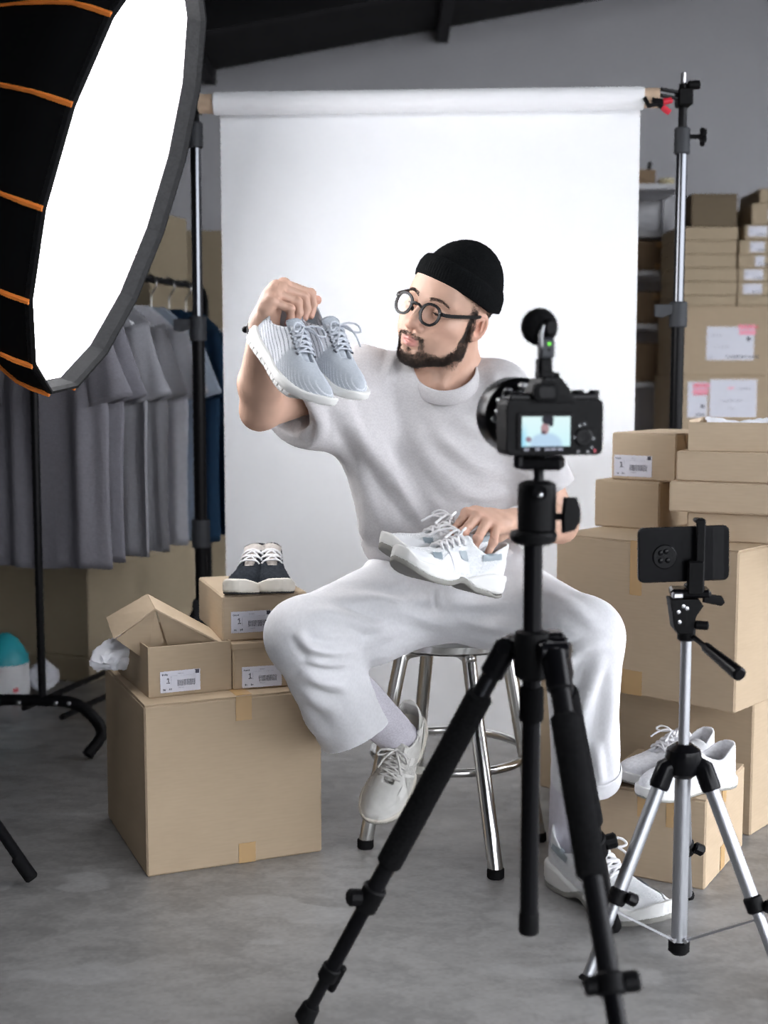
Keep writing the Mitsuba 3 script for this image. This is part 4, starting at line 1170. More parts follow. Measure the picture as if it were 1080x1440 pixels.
# ---------------------------------------------------------------- phone tripod and phone
PD = 2.17
PX = float(at(963, 980, PD)[0])
zq = lambda py, d=PD: float(at(540, py, d)[2])
xq = lambda px: float(at(px, 900, PD)[0])
upp = lambda prof, n=28: moved(lathe(prof, n), frame((PX, PD, 0), x=(1, 0, 0), y=(0, 1, 0)))
t = thing('phone_tripod', 'silver tripod with black pan head, holding the phone at the right', 'tripod')
part(t, 'centre_column', rod((PX, PD, zq(1062)), (PX, PD, zq(893)), 0.0092, 20), 'aluminium')
part(t, 'lower_column', rod((PX, PD, zq(1325)), (PX, PD, zq(1080)), 0.0135, 20), 'aluminium')
part(t, 'column_foot', upp([(0.013, zq(1340)), (0.018, zq(1336)), (0.018, zq(1324)), (0.014, zq(1322))]), 'black_plastic')
zr_ = zq(1068)
part(t, 'crown', cat([upp([(0.016, zr_ - 0.030), (0.026, zr_ - 0.022), (0.032, zr_), (0.028, zr_ + 0.018), (0.014, zr_ + 0.028)])]), 'black_gloss')
legs2 = [(V(PX - 0.030, PD - 0.005, zr_ - 0.012), onz(822, 1384, 0)), (V(PX + 0.032, PD - 0.012, zr_ - 0.012), onz(1110, 1404, 0)), (V(PX + 0.006, PD + 0.032, zr_ - 0.012), V(PX + 0.08, PD + 0.28, 0))]
bz = zq(1318)
for k, (h, f) in enumerate(legs2):
    P = lambda s: h + (f - h) * s
    g = part(t, 'leg', rod(P(0.06), P(0.62), 0.0118, 18), 'aluminium')
    part(g, 'hinge_cap', tube([h + (V(PX, PD, zr_) - h) * 0.4, h, P(0.085), P(0.10)], [0.016, 0.017, 0.0168, 0.015], 18), 'black_gloss')
    part(g, 'lower_tube', rod(P(0.58), P(0.97), 0.0092, 18), 'aluminium')
    part(g, 'lock_collar', rod(P(0.565), P(0.635), 0.0155, 16, c=0.003), 'black_plastic')
    part(g, 'lock_lever', cat([rod(P(0.60) + V(0.013, -0.012, 0.004), P(0.60) + V(0.030, -0.012, -0.004), 0.011, 12, c=0.003)]), 'black_gloss')
    part(g, 'foot', rod(P(0.965), P(1.0) + V(0, 0, 0.004), 0.011, 16, c=0.002, r2=0.013), 'rubber_black')
    out = unit(V(f[0] - PX, f[1] - PD, 0))
    e = V(PX, PD, bz) + out * 0.016
    w = P(0.66)
    sd = unit(np.cross(w - e, [0, 0, 1]))
    part(t, 'brace', trimesh.Trimesh([e + sd * 0.005 * a + V(0, 0, b * 0.002) for a in (-1, 1) for b in (-1, 1)] + [w + sd * 0.005 * a + V(0, 0, b * 0.002) for a in (-1, 1) for b in (-1, 1)]).convex_hull, 'aluminium', False)
    part(t, 'brace_pin', rod(e - sd * 0.009, e + sd * 0.009, 0.004, 10), 'brushed_steel')
hy = PD
head = part(t, 'pan_head', cat([moved(prism([(-0.028, 0.0), (-0.020, -0.05), (-0.012, -0.060), (0.012, -0.060), (0.016, -0.03), (0.028, -0.012), (0.020, 0.0)], -0.018, 0.018, 0.003), frame((PX - 0.004, hy, zq(840)), x=(1, 0, 0), y=(0, 0, 1))), rod((PX, hy, zq(900)), (PX, hy, zq(880)), 0.015, 20, c=0.002)]), 'black_plastic')
part(head, 'top_plate', moved(chbox(0.066, 0.05, 0.014, 0.004), yawed((PX + 0.004, hy, zq(838)), -8)), 'black_gloss', False)
part(head, 'plate_band', moved(chbox(0.018, 0.012, 0.010, 0.002), yawed((PX - 0.022, hy - 0.024, zq(838)), 10)), 'brushed_steel', False)
part(head, 'release_lever', moved(prism([(0, -0.007), (0.030, -0.010), (0.036, -0.004), (0.030, 0.006), (0, 0.008)], -0.006, 0.006, 0.002), frame((PX + 0.022, hy - 0.02, zq(838)), x=(1, 0, -0.1), y=(0.1, 0, 1))), 'black_plastic')
part(head, 'side_knob', rod((PX + 0.010, hy - 0.016, zq(876)), (PX + 0.032, hy - 0.020, zq(877)), 0.0075, 14, c=0.002), 'black_plastic')
for x, z_ in ((-0.018, 858), (-0.010, 850), (-0.004, 853), (-0.016, 872)):
    part(head, 'screw', moved(lathe([(0.0032, 0), (0.0032, 0.001), (0, 0.0016)], 12, cap=False), frame((PX + x, hy - 0.0182, zq(z_)), z=(0, -1, 0))), 'brushed_steel')
ha, hb = V(PX + 0.008, hy - 0.018, zq(893)), at(1041, 949, PD - 0.16)
part(head, 'pan_handle', cat([rod(ha, ha + (hb - ha) * 0.35, 0.0045, 12)]), 'black_metal')
part(head, 'handle_grip', tube([ha + (hb - ha) * 0.25, ha + (hb - ha) * 0.28, ha + (hb - ha) * 0.9, ha + (hb - ha) * 0.98, hb], [0.006, 0.0085, 0.0115, 0.0115, 0.008], 18), 'black_gloss')
cl = part(t, 'phone_clamp', cat([moved(chbox(0.028, 0.014, zq(786) - zq(834), 0.003), yawed((xq(972), PD - 0.020, zq(834)), -5)), moved(chbox(0.015, 0.009, zq(728) - zq(790), 0.002), yawed((xq(978), PD - 0.018, zq(790)), -5)),
                                 moved(chbox(0.017, 0.030, 0.008, 0.002), yawed((xq(978), PD - 0.008, zq(735)), -5)), moved(chbox(0.028, 0.032, 0.007, 0.002), yawed((xq(972), PD - 0.008, zq(826)), -5))]), 'black_plastic', False)
ph = thing('smartphone', 'black smartphone held sideways in the clamp of the silver tripod', 'phone')
pc = at(961, 779, PD - 0.004)
PB = frame(pc, x=unit(V(1, 0.10, 0.022)), y=unit(V(-0.022, -0.0, 1)))
M('phone_back', (0.004, 0.004, 0.005), rough=0.25, spec=0.08)
part(ph, 'body', moved(prism(rrect(0.155, 0.092, 0.010), -0.0045, 0.0045, 0.002), PB), 'phone_back', 40)
bump = part(ph, 'camera_bump', moved(lathe([(0.0205, 0.004), (0.0205, 0.0055), (0.019, 0.0068), (0.0, 0.0072)], 40, cap=False), PB @ frame((-0.0335, -0.003, 0), z=(0, 0, 1), x=(1, 0, 0))), 'black_gloss')
for x, y in ((-0.041, 0.004), (-0.032, 0.006), (-0.041, -0.009), (-0.029, -0.009)):
    part(bump, 'lens', moved(ball((0, 0, 0), 0.0046, 3, (1, 1, 0.5)), PB @ frame((x, y, 0.0068), x=(1, 0, 0), y=(0, 1, 0))), 'black_gloss', True)
part(ph, 'dark_band', moved(chbox(0.020, 0.088, 0.0006, 0.0002), PB @ frame((0.058, 0, 0.0042), x=(1, 0.0, 0), y=(0.0, 1, 0))), 'black_gloss', False)

# ---------------------------------------------------------------- shoes
from scipy.interpolate import PchipInterpolator as PCH


def ambient_cloth(name, c0, c1, f=240, rough=0.9):
    return M(name, speckle(c0, c1, f, f, f, 2), rough=rough, spec=0.2)


ambient_cloth('canvas_black', (0.012, 0.015, 0.020), (0.022, 0.026, 0.033))
ambient_cloth('canvas_white', (0.66, 0.66, 0.68), (0.74, 0.74, 0.76))
ambient_cloth('lining_cream', (0.42, 0.38, 0.35), (0.52, 0.48, 0.45))
ambient_cloth('lining_grey', (0.13, 0.135, 0.155), (0.18, 0.185, 0.205))
M('sole_white', (0.74, 0.74, 0.72), rough=0.5, spec=0.4)
M('sole_cream', (0.66, 0.62, 0.55), rough=0.5, spec=0.4)
M('sole_tread', (0.24, 0.235, 0.215), rough=0.7)
M('sole_dark', (0.02, 0.02, 0.02), rough=0.7)
M('lace_white', (0.74, 0.74, 0.75), rough=0.8)
M('lace_grey', (0.50, 0.53, 0.58), rough=0.8)
M('leather_white', speckle((0.72, 0.73, 0.75), (0.78, 0.79, 0.81), 60, 60, 60), rough=0.45, spec=0.4)
M('mesh_white', speckle((0.58, 0.60, 0.62), (0.80, 0.81, 0.82), 900, 900, 900, 1), rough=0.7)
M('leather_beige', speckle((0.58, 0.57, 0.54), (0.64, 0.63, 0.60), 60, 60, 60), rough=0.55, spec=0.35)
M('suede_beige', speckle((0.46, 0.45, 0.425), (0.56, 0.55, 0.52), 300, 300, 300, 2), rough=0.9, spec=0.15)
M('patch_silver', (0.26, 0.31, 0.345), rough=0.35, spec=0.6)
M('eyelet_dark', (0.06, 0.065, 0.08), rough=0.4)


def knit(p, n, uv):
    """Light grey knit, woven white stripes on the side panel (uv: metres along the shoe and up)."""
    x, z = uv.x, uv.y
    g = mikit.mix((0.40, 0.435, 0.475), (0.47, 0.50, 0.54), mikit.noise(p.x * 500, p.y * 500, p.z * 500))
    d = x * 0.42 + z * 0.90 + 0.012 * mikit.fbm(x * 10, z * 10, 0, 2)
    band = dr.abs(d / 0.0085 - dr.floor(d / 0.0085) - 0.5)
    st = mikit.smoothstep(0.10, 0.2, band) * mikit.smoothstep(0.162, 0.150, x) * mikit.smoothstep(0.040, 0.052, x)
    c = mikit.mix(g, (0.74, 0.76, 0.80), st)
    dark = mikit.smoothstep(0.09, 0.03, band) * mikit.smoothstep(0.162, 0.150, x) * mikit.smoothstep(0.040, 0.052, x)
    c = mikit.mix(c, (0.20, 0.215, 0.25), dark)
    e = (x - 0.165) * 0.7 + (z - 0.02) * 1.1
    b2 = dr.abs(e / 0.0075 - dr.floor(e / 0.0075) - 0.5)
    st2 = mikit.smoothstep(0.33, 0.42, b2) * mikit.smoothstep(0.155, 0.165, x) * mikit.smoothstep(0.055, 0.035, z)
    return mikit.mix(c, (0.68, 0.70, 0.74), st2 * 0.8)


ambient_cloth('knit_plain', (0.36, 0.39, 0.43), (0.42, 0.45, 0.49), 400)
M('leather_offwhite', (0.70, 0.69, 0.66), rough=0.5, spec=0.3)
M('knit_grey', mikit.proc(knit), rough=0.9, spec=0.2)


class Shoe:
    """x forward from the heel, y to the shoe's left, z up from the ground; mir -1 makes the other foot."""

    def __init__(self, L=0.285, W=0.104, sole=0.030, heel_extra=0.0, flare=0.004, tall=1.0, mir=1, h=0.0026, spring=0.014, wave=0.0, dip=0.074, cut=0.105):
        self.__dict__.update(locals())
        s = [0, 0.015, 0.05, 0.12, 0.25, 0.40, 0.55, 0.68, 0.78, 0.87, 0.94, 0.98, 0.995, 1.0]
        w = [0.05, 0.32, 0.52, 0.66, 0.70, 0.70, 0.84, 0.97, 1.0, 0.86, 0.60, 0.35, 0.17, 0.03]
        self.w = PCH(s, np.array(w) * W / 2)
        hs = [0, 0.02, 0.10, 0.25, 0.36, 0.42, 0.50, 0.58, 0.68, 0.78, 0.88, 0.94, 0.98, 1.0]
        hv = [0.15, 0.16, 0.17, 0.160, 0.130, 0.107, 0.092, 0.080, 0.068, 0.059, 0.050, 0.041, 0.030, 0.012]
        self.H = PCH(hs, np.array(hv) * np.where(np.array(hs) > 0.3, tall, 1.0))
        ts = [0, 0.04, 0.12, 0.22, 0.32, 0.40, 0.45, 1.0]
        self.top = PCH(ts, np.array([cut, cut - 0.001, cut - 0.012, dip, dip + 0.008, cut - 0.004, 0.16, 0.16]) * tall)

    def yc(self, s):
        return self.mir * (0.010 * np.sin(np.clip(s, 0, 1) * np.pi * 0.95) - 0.006 * np.clip((s - 0.75) / 0.25, 0, 1) ** 2 - 0.002)

    def ts(self, s):
        t = self.sole + self.heel_extra * np.clip((0.45 - s) / 0.35, 0, 1)
        return t + self.wave * np.sin(s * 19)

    def f_upper(self, p, off=0.0):
        s = np.clip(p[..., 0] / self.L, 0.001, 0.999)
        w = self.w(s) + off
        H = self.H(s) + off
        y = np.abs(p[..., 1] - self.yc(s)) / np.maximum(w, 0.002)
        z = np.clip(p[..., 2], 0, None) / np.maximum(H, 0.004)
        m = 2.3
        g = (y ** m + z ** m) ** (1 / m) - 1
        d = g * np.minimum(w, H) * 0.8
        ex = np.maximum(-p[..., 0], p[..., 0] - self.L)
        return np.maximum(d, ex)

    def zsurf(self, s, y):
        w, H = float(self.w(s)), float(self.H(s))
        q = min(abs(y) / w, 0.98)
        return H * (1 - q ** 2.3) ** (1 / 2.3)

    def upper(self):
        F = Field((-0.012, -self.W / 2 - 0.02, 0.0), (self.L + 0.012, self.W / 2 + 0.02, 0.135 * max(self.tall, 1)), self.h)
        lo, hi = F.lo, F.lo + F.h * (F.n - 1)
        F.op(self.f_upper, lo, hi)
        L, sole = self.L, self.sole
        F.op(lambda p: (p[..., 2] - self.top(np.clip(p[..., 0] / L, 0, 1))) * -0.8, lo, hi, 0.004, 'sub')
        F.op(lambda p: np.maximum(np.maximum(np.maximum(self.f_upper(p, -0.0055), 0.0105 - p[..., 0]), p[..., 0] - 0.60 * L), self.ts(p[..., 0] / L) * 0.7 - p[..., 2]), lo, hi, 0, 'sub')
        # throat between the lace rows
        F.op(lambda p: np.maximum(np.maximum(np.abs(p[..., 1] - self.yc(p[..., 0] / L)) - (0.0125 + 0.02 * np.clip(0.5 - p[..., 0] / L, 0, 1)), np.maximum(p[..., 0] - 0.68 * L, 0.35 * L - p[..., 0])), 0.045 - p[..., 2]), lo, hi, 0.002, 'sub')
        F.op(lambda p: p[..., 2] - sole * 0.55, lo, hi, 0, 'sub')
        return F.mesh(3)

    def slab_(self, z0f, z1f, off, round_=0.004):
        """A sole layer between two heights given along the shoe."""
        F = Field((-0.02, -self.W / 2 - 0.03, -0.01), (self.L + 0.02, self.W / 2 + 0.03, 0.09), self.h)
        lo, hi = F.lo, F.lo + F.h * (F.n - 1)
        L = self.L

        def fn(p):
            x = p[..., 0]
            s = np.clip((x + off) / (L + 2 * off), 0.0, 1)
            w = self.w(s) + off * np.clip(np.minimum(s, 1 - s) / 0.04, 0, 1)
            d2 = np.maximum(np.abs(p[..., 1] - self.yc(np.clip(x / L, 0, 1))) - w, np.maximum(-off - x, x - L - off))
            a, b = z0f(np.clip(x / L, 0, 1)), z1f(np.clip(x / L, 0, 1))
            dz = np.abs(p[..., 2] - (a + b) / 2) - (b - a) / 2
            q0, q1 = np.maximum(d2 + round_, 0), np.maximum(dz + round_, 0)
            return np.sqrt(q0 * q0 + q1 * q1) + np.minimum(np.maximum(d2, dz) + round_, 0) - round_

        F.op(fn, lo, hi)
        return F.mesh(2)

    def bend(self, m):
        v = m.vertices
        s = v[:, 0] / self.L
        v[:, 2] += self.spring * np.clip((s - 0.68) / 0.32, 0, 1.1) ** 2 + 0.3 * self.spring * np.clip((0.1 - s) / 0.1, 0, 1) ** 2
        m.vertices = v
        return m

    def tongue(self, back=0.36, rise=0.012):
        rings = []
        for s in np.linspace(0.66, back, 18):
            c = self.yc(s)
            z = self.H(min(max(s, 0.44), 1)) - 0.006 + (max(0.44 - s, 0) / 0.08) * (rise + 0.006)
            x = s * self.L
            wd = 0.017 + 0.010 * np.clip((0.6 - s) / 0.25, 0, 1)
            a = np.linspace(-1, 1, 9)
            topl = [(x, c + wd * q, z - 0.010 * q * q) for q in a]
            bot = [(x - 0.001, c + wd * q * 0.97, z - 0.0035 - 0.010 * q * q) for q in a[::-1]]
            rings.append(topl + bot)
        return loft(rings)

    def lace_rows(self, n=5, s0=0.64, s1=0.45, r=0.0022, flat=True, gap=0.024, lift=0.002):
        out, pts_l, pts_r = [], [], []
        for k, s in enumerate(np.linspace(s0, s1, n)):
            c = float(self.yc(s))
            g = gap + 0.004 * k / n
            P = lambda q, up=0.0, ds=0.0: V((s + ds) * self.L, c + q * g, self.zsurf(s + ds, q * g * 0.8) + lift + up)
            out.append(tube([P(-1, -0.003), P(-0.8, 0.001), P(-0.4, 0.0015), P(0, 0.0012), P(0.4, 0.0015), P(0.8, 0.001), P(1, -0.003)], r, 8, smooth_path=4))
            if k < n - 1:
                ds = (s1 - s0) / (n - 1)
                out.append(tube([P(-0.85, 0.0), P(-0.2, 0.003, ds * 0.4), P(0.3, 0.003, ds * 0.65), P(0.9, 0.001, ds)], r * 0.95, 8, smooth_path=4))
                out.append(tube([P(0.85, 0.0), P(0.2, 0.0042, ds * 0.4), P(-0.3, 0.0042, ds * 0.65), P(-0.9, 0.001, ds)], r * 0.95, 8, smooth_path=4))
        return out

    def bow(self, r=0.0022, s=0.45, size=1.0):
        c = float(self.yc(s)); z = float(self.H(max(s, 0.46))) + 0.006
        o = V(s * self.L, c, z)
        m = []
        for q in (-1, 1):
            pts = [o, o + V(0.006, q * 0.016, 0.010) * size, o + V(0.014, q * 0.034, 0.012) * size, o + V(0.024, q * 0.040, 0.004) * size, o + V(0.020, q * 0.026, 0.0) * size, o + V(0.004, q * 0.006, 0.002)]
            m.append(tube(pts, r, 8, smooth_path=5))
            pts = [o, o + V(0.014, q * 0.010, 0.007) * size, o + V(0.032, q * 0.022, 0.000) * size, o + V(0.050, q * 0.030, -0.014) * size]
            m.append(tube(pts, r, 8, smooth_path=5))
        m.append(ball(o, 0.0052, 2))
        return m

    def band(self, mesh, planes, off=0.0012):
        """The piece of a mesh inside the planes (point, normal), lifted by off: an overlay sewn on the upper."""
        m = mesh
        for o, n in planes:
            m = trimesh.intersections.slice_mesh_plane(m, plane_normal=n, plane_origin=o)
            if len(m.faces) == 0:
                return None
        m = trimesh.Trimesh(m.vertices, m.faces, process=True)
        m.vertices = m.vertices + m.vertex_normals * off
        return m


def poly_planes(pts, side):
    """Planes of a convex outline in x, z on one side of the shoe (counter-clockwise seen from +y... either way)."""
    p = np.asarray(pts, float)
    c = p.mean(0)
    out = [(V(0, 0.012 * side, 0), V(0, side, 0))]
    for a, b in zip(p, np.roll(p, -1, 0)):
        n = V(-(b - a)[1], 0, (b - a)[0])
        if n[0] * (c - a)[0] + n[2] * (c - a)[1] < 0:
            n = -n
        out.append((V(a[0], 0, a[1]), unit(n)))
    return out


_shoe_cache = {}


def shoe_parts(style, mir, L=0.285):
    k = (style, mir, L)
    if k in _shoe_cache:
        return _shoe_cache[k]
    ps = []
    if style in ('canvas_black', 'canvas_white'):
        S = Shoe(L=L, W=0.088 if style == 'canvas_black' else 0.094, sole=0.027 if style == 'canvas_black' else 0.021, mir=mir, spring=0.010, cut=0.098, dip=0.068)
        up = S.upper()
        ps.append(('sole', S.slab_(lambda s: s * 0, lambda s: S.ts(s) + (0.010 if style == 'canvas_black' else 0.002) * np.clip((s - 0.86) / 0.1, 0, 1), 0.004, 0.007), 'sole_cream' if style == 'canvas_black' else 'sole_white', None))
        ps.append(('outsole', S.slab_(lambda s: s * 0 - 0.003, lambda s: s * 0 + 0.003, 0.003, 0.001), 'sole_dark' if style == 'canvas_black' else 'sole_tread', None))
        ps.append(('upper', up, style, None))
        ps.append(('tongue', S.tongue(0.34, 0.006), 'lining_cream' if style == 'canvas_black' else 'canvas_white', None))
        if style == 'canvas_black':
            wh = []
            for sd in (-1, 1):
                wh.append(S.band(up, poly_planes([(0.39 * L, 0.060), (0.40 * L, 0.13), (0.46 * L, 0.13), (0.70 * L, 0.066), (0.66 * L, 0.058)], sd), 0.0012))
            ps.append(('eyelet_stay', cat([w for w in wh if w is not None]), 'canvas_black', None))
        n = 4 if style == 'canvas_white' else 3
        for m in S.lace_rows(n, 0.62, 0.47, 0.0024, gap=0.024):
            ps.append(('lace', m, 'lace_white', None))
        if style == 'canvas_white':
            for m in S.bow(0.0022, 0.46, 0.8):
                ps.append(('lace', m, 'lace_white', None))
        ps.append(('insole', S.slab_(lambda s: s * 0 + 0.020, lambda s: s * 0 + 0.030, -0.009, 0.002), 'lining_cream', None))
    elif style == 'knit':
        S = Shoe(L=L, W=0.104, sole=0.026, heel_extra=0.014, mir=mir, spring=0.018, wave=0.0015, cut=0.100, dip=0.074)
        up = S.upper()
        ps.append(('midsole', S.slab_(lambda s: s * 0 + 0.006, S.ts, 0.006, 0.007), 'sole_white', None))
        for k2 in range(12):
            s0 = 0.02 + k2 * 0.069
            m = S.slab_(lambda s: s * 0 - 0.001, lambda s: s * 0 + 0.009, 0.0055, 0.002)
            m = trimesh.intersections.slice_mesh_plane(m, (1, 0, 0), (s0 * L, 0, 0), cap=False)
            m = trimesh.intersections.slice_mesh_plane(m, (-1, 0, 0), ((s0 + 0.058) * L, 0, 0), cap=False)
            ps.append(('tread_pad', m, 'sole_white', None))
        ps.append(('upper', up, 'knit_grey', np.column_stack([up.vertices[:, 0], up.vertices[:, 2]])))
        ps.append(('tongue', S.tongue(0.36, 0.008), 'knit_plain', None))
        hb = S.band(up, [(V(0.018, 0, 0), V(-1, 0, 0.0)), (V(0, 0, 0.070), V(0, 0, 1)), (V(0, 0.014, 0), V(0, -1, 0)), (V(0, -0.014, 0), V(0, 1, 0))], 0.0015)
        if hb is not None:
            ps.append(('heel_tab', hb, 'lining_grey', None))
        ps.append(('insole', S.slab_(lambda s: s * 0 + 0.028, lambda s: s * 0 + 0.040, -0.009, 0.002), 'lining_grey', None))
        ring = []
        for sd in (-1, 1):
            for s in np.linspace(0.62, 0.46, 5):
                c = float(S.yc(s)); q = sd * 0.024
                ring.append(ball((s * L, c + q, S.zsurf(s, q * 0.85) + 0.0005), 0.0035, 2, (1.6, 1, 0.6)))
        for r_ in ring:
            ps.append(('eyelet', r_, 'eyelet_dark', None))
        for m in S.lace_rows(5, 0.62, 0.46, 0.0021, gap=0.024) + S.bow(0.0021, 0.455, 1.1):
            ps.append(('lace', m, 'lace_grey', None))
    else:
        beige = style == 'worn'
        S = Shoe(L=L, W=0.110, sole=0.030, heel_extra=0.014, mir=mir, spring=0.020, wave=0.0, cut=0.110, dip=0.080, tall=1.04)
        up = S.upper()
        A, B, C = ('leather_beige', 'suede_beige', 'sole_cream') if beige else ('mesh_white', 'leather_white', 'sole_white')
        arch = lambda s: 0.014 * np.exp(-((s - 0.42) / 0.09) ** 2)
        ps.append(('midsole', S.slab_(lambda s: 0.008 + arch(s), lambda s: S.ts(s) + 0.006 * np.sin(s * 11) + 0.012 * np.clip((s - 0.88) / 0.1, 0, 1) * (0 if beige else 1), 0.003 if beige else 0.008, 0.007), C, None))
        ps.append(('outsole', S.slab_(lambda s: arch(s) * 0.9, lambda s: 0.012 + arch(s) - 0.006 * np.clip((0.2 - s) / 0.1, 0, 1), 0.003 if beige else 0.0075, 0.003), 'sole_tread', None))
        ps.append(('upper', up, A, None))
        for sd in (-1, 1):
            for nm, pl, of, mt in (('toe_overlay', [(0.70 * L, 0.0), (0.70 * L, 0.052), (0.86 * L, 0.048), (1.02 * L, 0.034), (1.02 * L, 0.0)], 0.0018, B if not beige else A), ('side_overlay', [(0.36 * L, 0.034), (0.46 * L, 0.09), (0.54 * L, 0.078), (0.72 * L, 0.034)], 0.0018, B),
                               ('heel_overlay', [(-0.01, 0.03), (-0.01, 0.082), (0.10 * L, 0.074), (0.30 * L, 0.035)], 0.002, B), ('side_patch', [(0.40 * L, 0.058), (0.43 * L, 0.078), (0.50 * L, 0.074), (0.47 * L, 0.060)], 0.0032, 'patch_silver' if not beige else 'leather_offwhite'),
                               ('toe_patch', [(0.66 * L, 0.048), (0.66 * L, 0.061), (0.75 * L, 0.056), (0.74 * L, 0.047)], 0.0032, 'patch_silver' if not beige else 'leather_offwhite'),
                               ('collar_patch', [(0.10 * L, 0.079), (0.11 * L, 0.091), (0.28 * L, 0.079), (0.27 * L, 0.066)], 0.0026, 'patch_silver' if not beige else 'leather_offwhite'),
                               ('vamp_strip', [(0.52 * L, 0.036), (0.54 * L, 0.040), (0.62 * L, 0.082), (0.59 * L, 0.088)], 0.0034, B if not beige else 'leather_offwhite')):
                b = S.band(up, poly_planes(pl, sd), of)
                if b is not None:
                    ps.append((nm, b, mt, None))
        ps.append(('tongue', S.tongue(0.375, 0.008), B, None))
        ps.append(('insole', S.slab_(lambda s: s * 0 + 0.026, lambda s: s * 0 + 0.038, -0.009, 0.002), 'lining_cream', None))
        for m in S.lace_rows(5, 0.64, 0.45, 0.0027, gap=0.026) + S.bow(0.0026, 0.445, 1.15 if not beige else 0.9):
            ps.append(('lace', m, 'lace_white' if not beige else 'leather_beige', None))
    out = []
    for nm, m, mt, uv in ps:
        if m is None or len(m.faces) < 4:
            continue
        if nm == 'insole':
            m = trimesh.intersections.slice_mesh_plane(m, (-1, 0, 0), (0.66 * L, 0, 0))
        m = S.bend(m.copy())
        out.append((nm, m, mt, uv))
    _shoe_cache[k] = out
    return out


def put_shoe(key, style, B, mir=1, L=0.285, sc=(1, 1, 1), skip=()):
    B = B @ np.diag([*sc, 1.0])
    for nm, m, mt, uv in shoe_parts(style, mir, L):
        if nm in skip:
            continue
        part(key, nm, moved(m, B), mt, True, uv=uv)
    return key


def shoe_frame(heel, toe, up):
    """Frame with the heel end of the sole at 'heel', running to 'toe'."""
    return frame(heel, x=np.asarray(toe) - np.asarray(heel), z=None, y=np.cross(up, np.asarray(toe) - np.asarray(heel)))


# black canvas pair on the upper shoe box
topz = BH + 0.0985 + 0.0975
for k, (pt, ph_, mir) in enumerate((((333, 841), (345, 812), 1), ((391, 840), (372, 812), -1))):
    toe = onz(pt[0], pt[1], topz)
    d = unit(V((-0.16 if k == 0 else 0.30), -1, 0))
    d = unit(V(-0.10 if k == 0 else 0.14, -1, 0))
    heel = toe - d * 0.255
    s = thing('canvas_sneaker', f'black canvas sneaker with thick white sole on the shoe box, {"left" if k == 0 else "right"} one of the pair', 'shoe', 'black canvas sneakers')
    put_shoe(s, 'canvas_black', shoe_frame(heel + V(0, 0, 0.0026), toe + V(0, 0, 0.0026), V(0, 0, 1)), mir, 0.255, (1, 0.90, 0.80))

# white pair on the small carton
for k, (pt, pe) in enumerate((((899, 1125), (1048, 1096)), ((872, 1102), (1022, 1076)))):
    toe, hl = onz(pt[0], pt[1], 0.1855), onz(pe[0], pe[1], 0.1855)
    d = unit(hl - toe)
    s = thing('white_sneaker', f'plain white low sneaker on the small carton, {"front" if k == 0 else "rear"} one of the pair', 'shoe', 'white sneakers on the small carton')
    put_shoe(s, 'canvas_white', shoe_frame(toe + d * 0.235 + V(0, 0, 0.0), toe, V(0, 0, 1)), 1 if k else -1, 0.235, (1, 0.95, 0.88))

# grey knit pair in the raised hand
KF, KU = unit(V(0.50, -0.66, -0.56)), V(0.50, -0.40, 0.77)
kb = at(359, 474, 2.39)
for k, (o, f_, u_) in enumerate(((V(0, 0, 0), KF, KU), (V(0.050, 0.048, 0.006), unit(KF + V(0.03, 0.05, 0.02)), V(0.42, -0.40, 0.80)))):
    s = thing('knit_sneaker', 'light grey knit sneaker held up by the raised hand, ' + ('nearest with striped side panel' if k == 0 else 'behind the striped one'), 'shoe', 'grey knit sneakers')
    put_shoe(s, 'knit', shoe_frame(kb + o, kb + o + f_, u_), 1 if k else -1, 0.285, (0.85, 0.80, 0.86))

# white chunky pair on the lap
for k, (ph_, pt, dh, dt) in enumerate((((694, 841), (556, 806), 2.43, 2.33), ((684, 812), (538, 786), 2.52, 2.43))):
    hl, toe = at(ph_[0], ph_[1], dh), at(pt[0], pt[1], dt)
    s = thing('chunky_sneaker', 'chunky white sneaker with grey patches on the lap, ' + ('front one' if k == 0 else 'rear one'), 'shoe', 'white chunky sneakers')
    f_ = unit(toe - hl)
    put_shoe(s, 'chunky', shoe_frame(hl, toe, V(0.15, 0.10, 1)), -1 if k == 0 else 1, 0.262, (0.86, 0.86, 0.90))

# ---------------------------------------------------------------- the man
def skin_color(p, n, uv):
    return mi.Color3f(0.6, 0.36, 0.26)


scene['skin'] = {'type': 'twosided', 'bsdf': {'type': 'principled', 'base_color': {'type': 'mesh_attribute', 'name': 'vertex_color'}, 'roughness': 0.5, 'specular': 0.4}}
M('tee', speckle((0.485, 0.470, 0.477), (0.525, 0.511, 0.517), 330, 330, 330, 2), rough=0.95, spec=0.15)
M('tee_rib', speckle((0.485, 0.470, 0.477), (0.525, 0.511, 0.517), 500, 500, 500, 1), rough=0.95, spec=0.15)
M('trouser', speckle((0.615, 0.615, 0.635), (0.645, 0.645, 0.665), 330, 160, 160, 2), rough=0.92, spec=0.2)
M('sock', speckle((0.50, 0.48, 0.53), (0.56, 0.54, 0.59), 400, 400, 400, 1), rough=0.95, spec=0.1)
M('wool_black', speckle((0.0022, 0.0026, 0.003), (0.005, 0.0055, 0.006), 400, 400, 400, 2), rough=1.0, spec=0.1)
M('hair', (0.026, 0.017, 0.013), rough=0.6, spec=0.3)
M('eye', mikit.proc(lambda p, n, uv: mikit.mix((0.02, 0.012, 0.01), (0.62, 0.58, 0.56), mikit.smoothstep(0.50, 0.58, uv.x))), rough=0.15)
M('frame_black', (0.004, 0.004, 0.005), rough=0.38, spec=0.28)
scene['lens_glass'] = {'type': 'thindielectric', 'int_ior': 1.25}

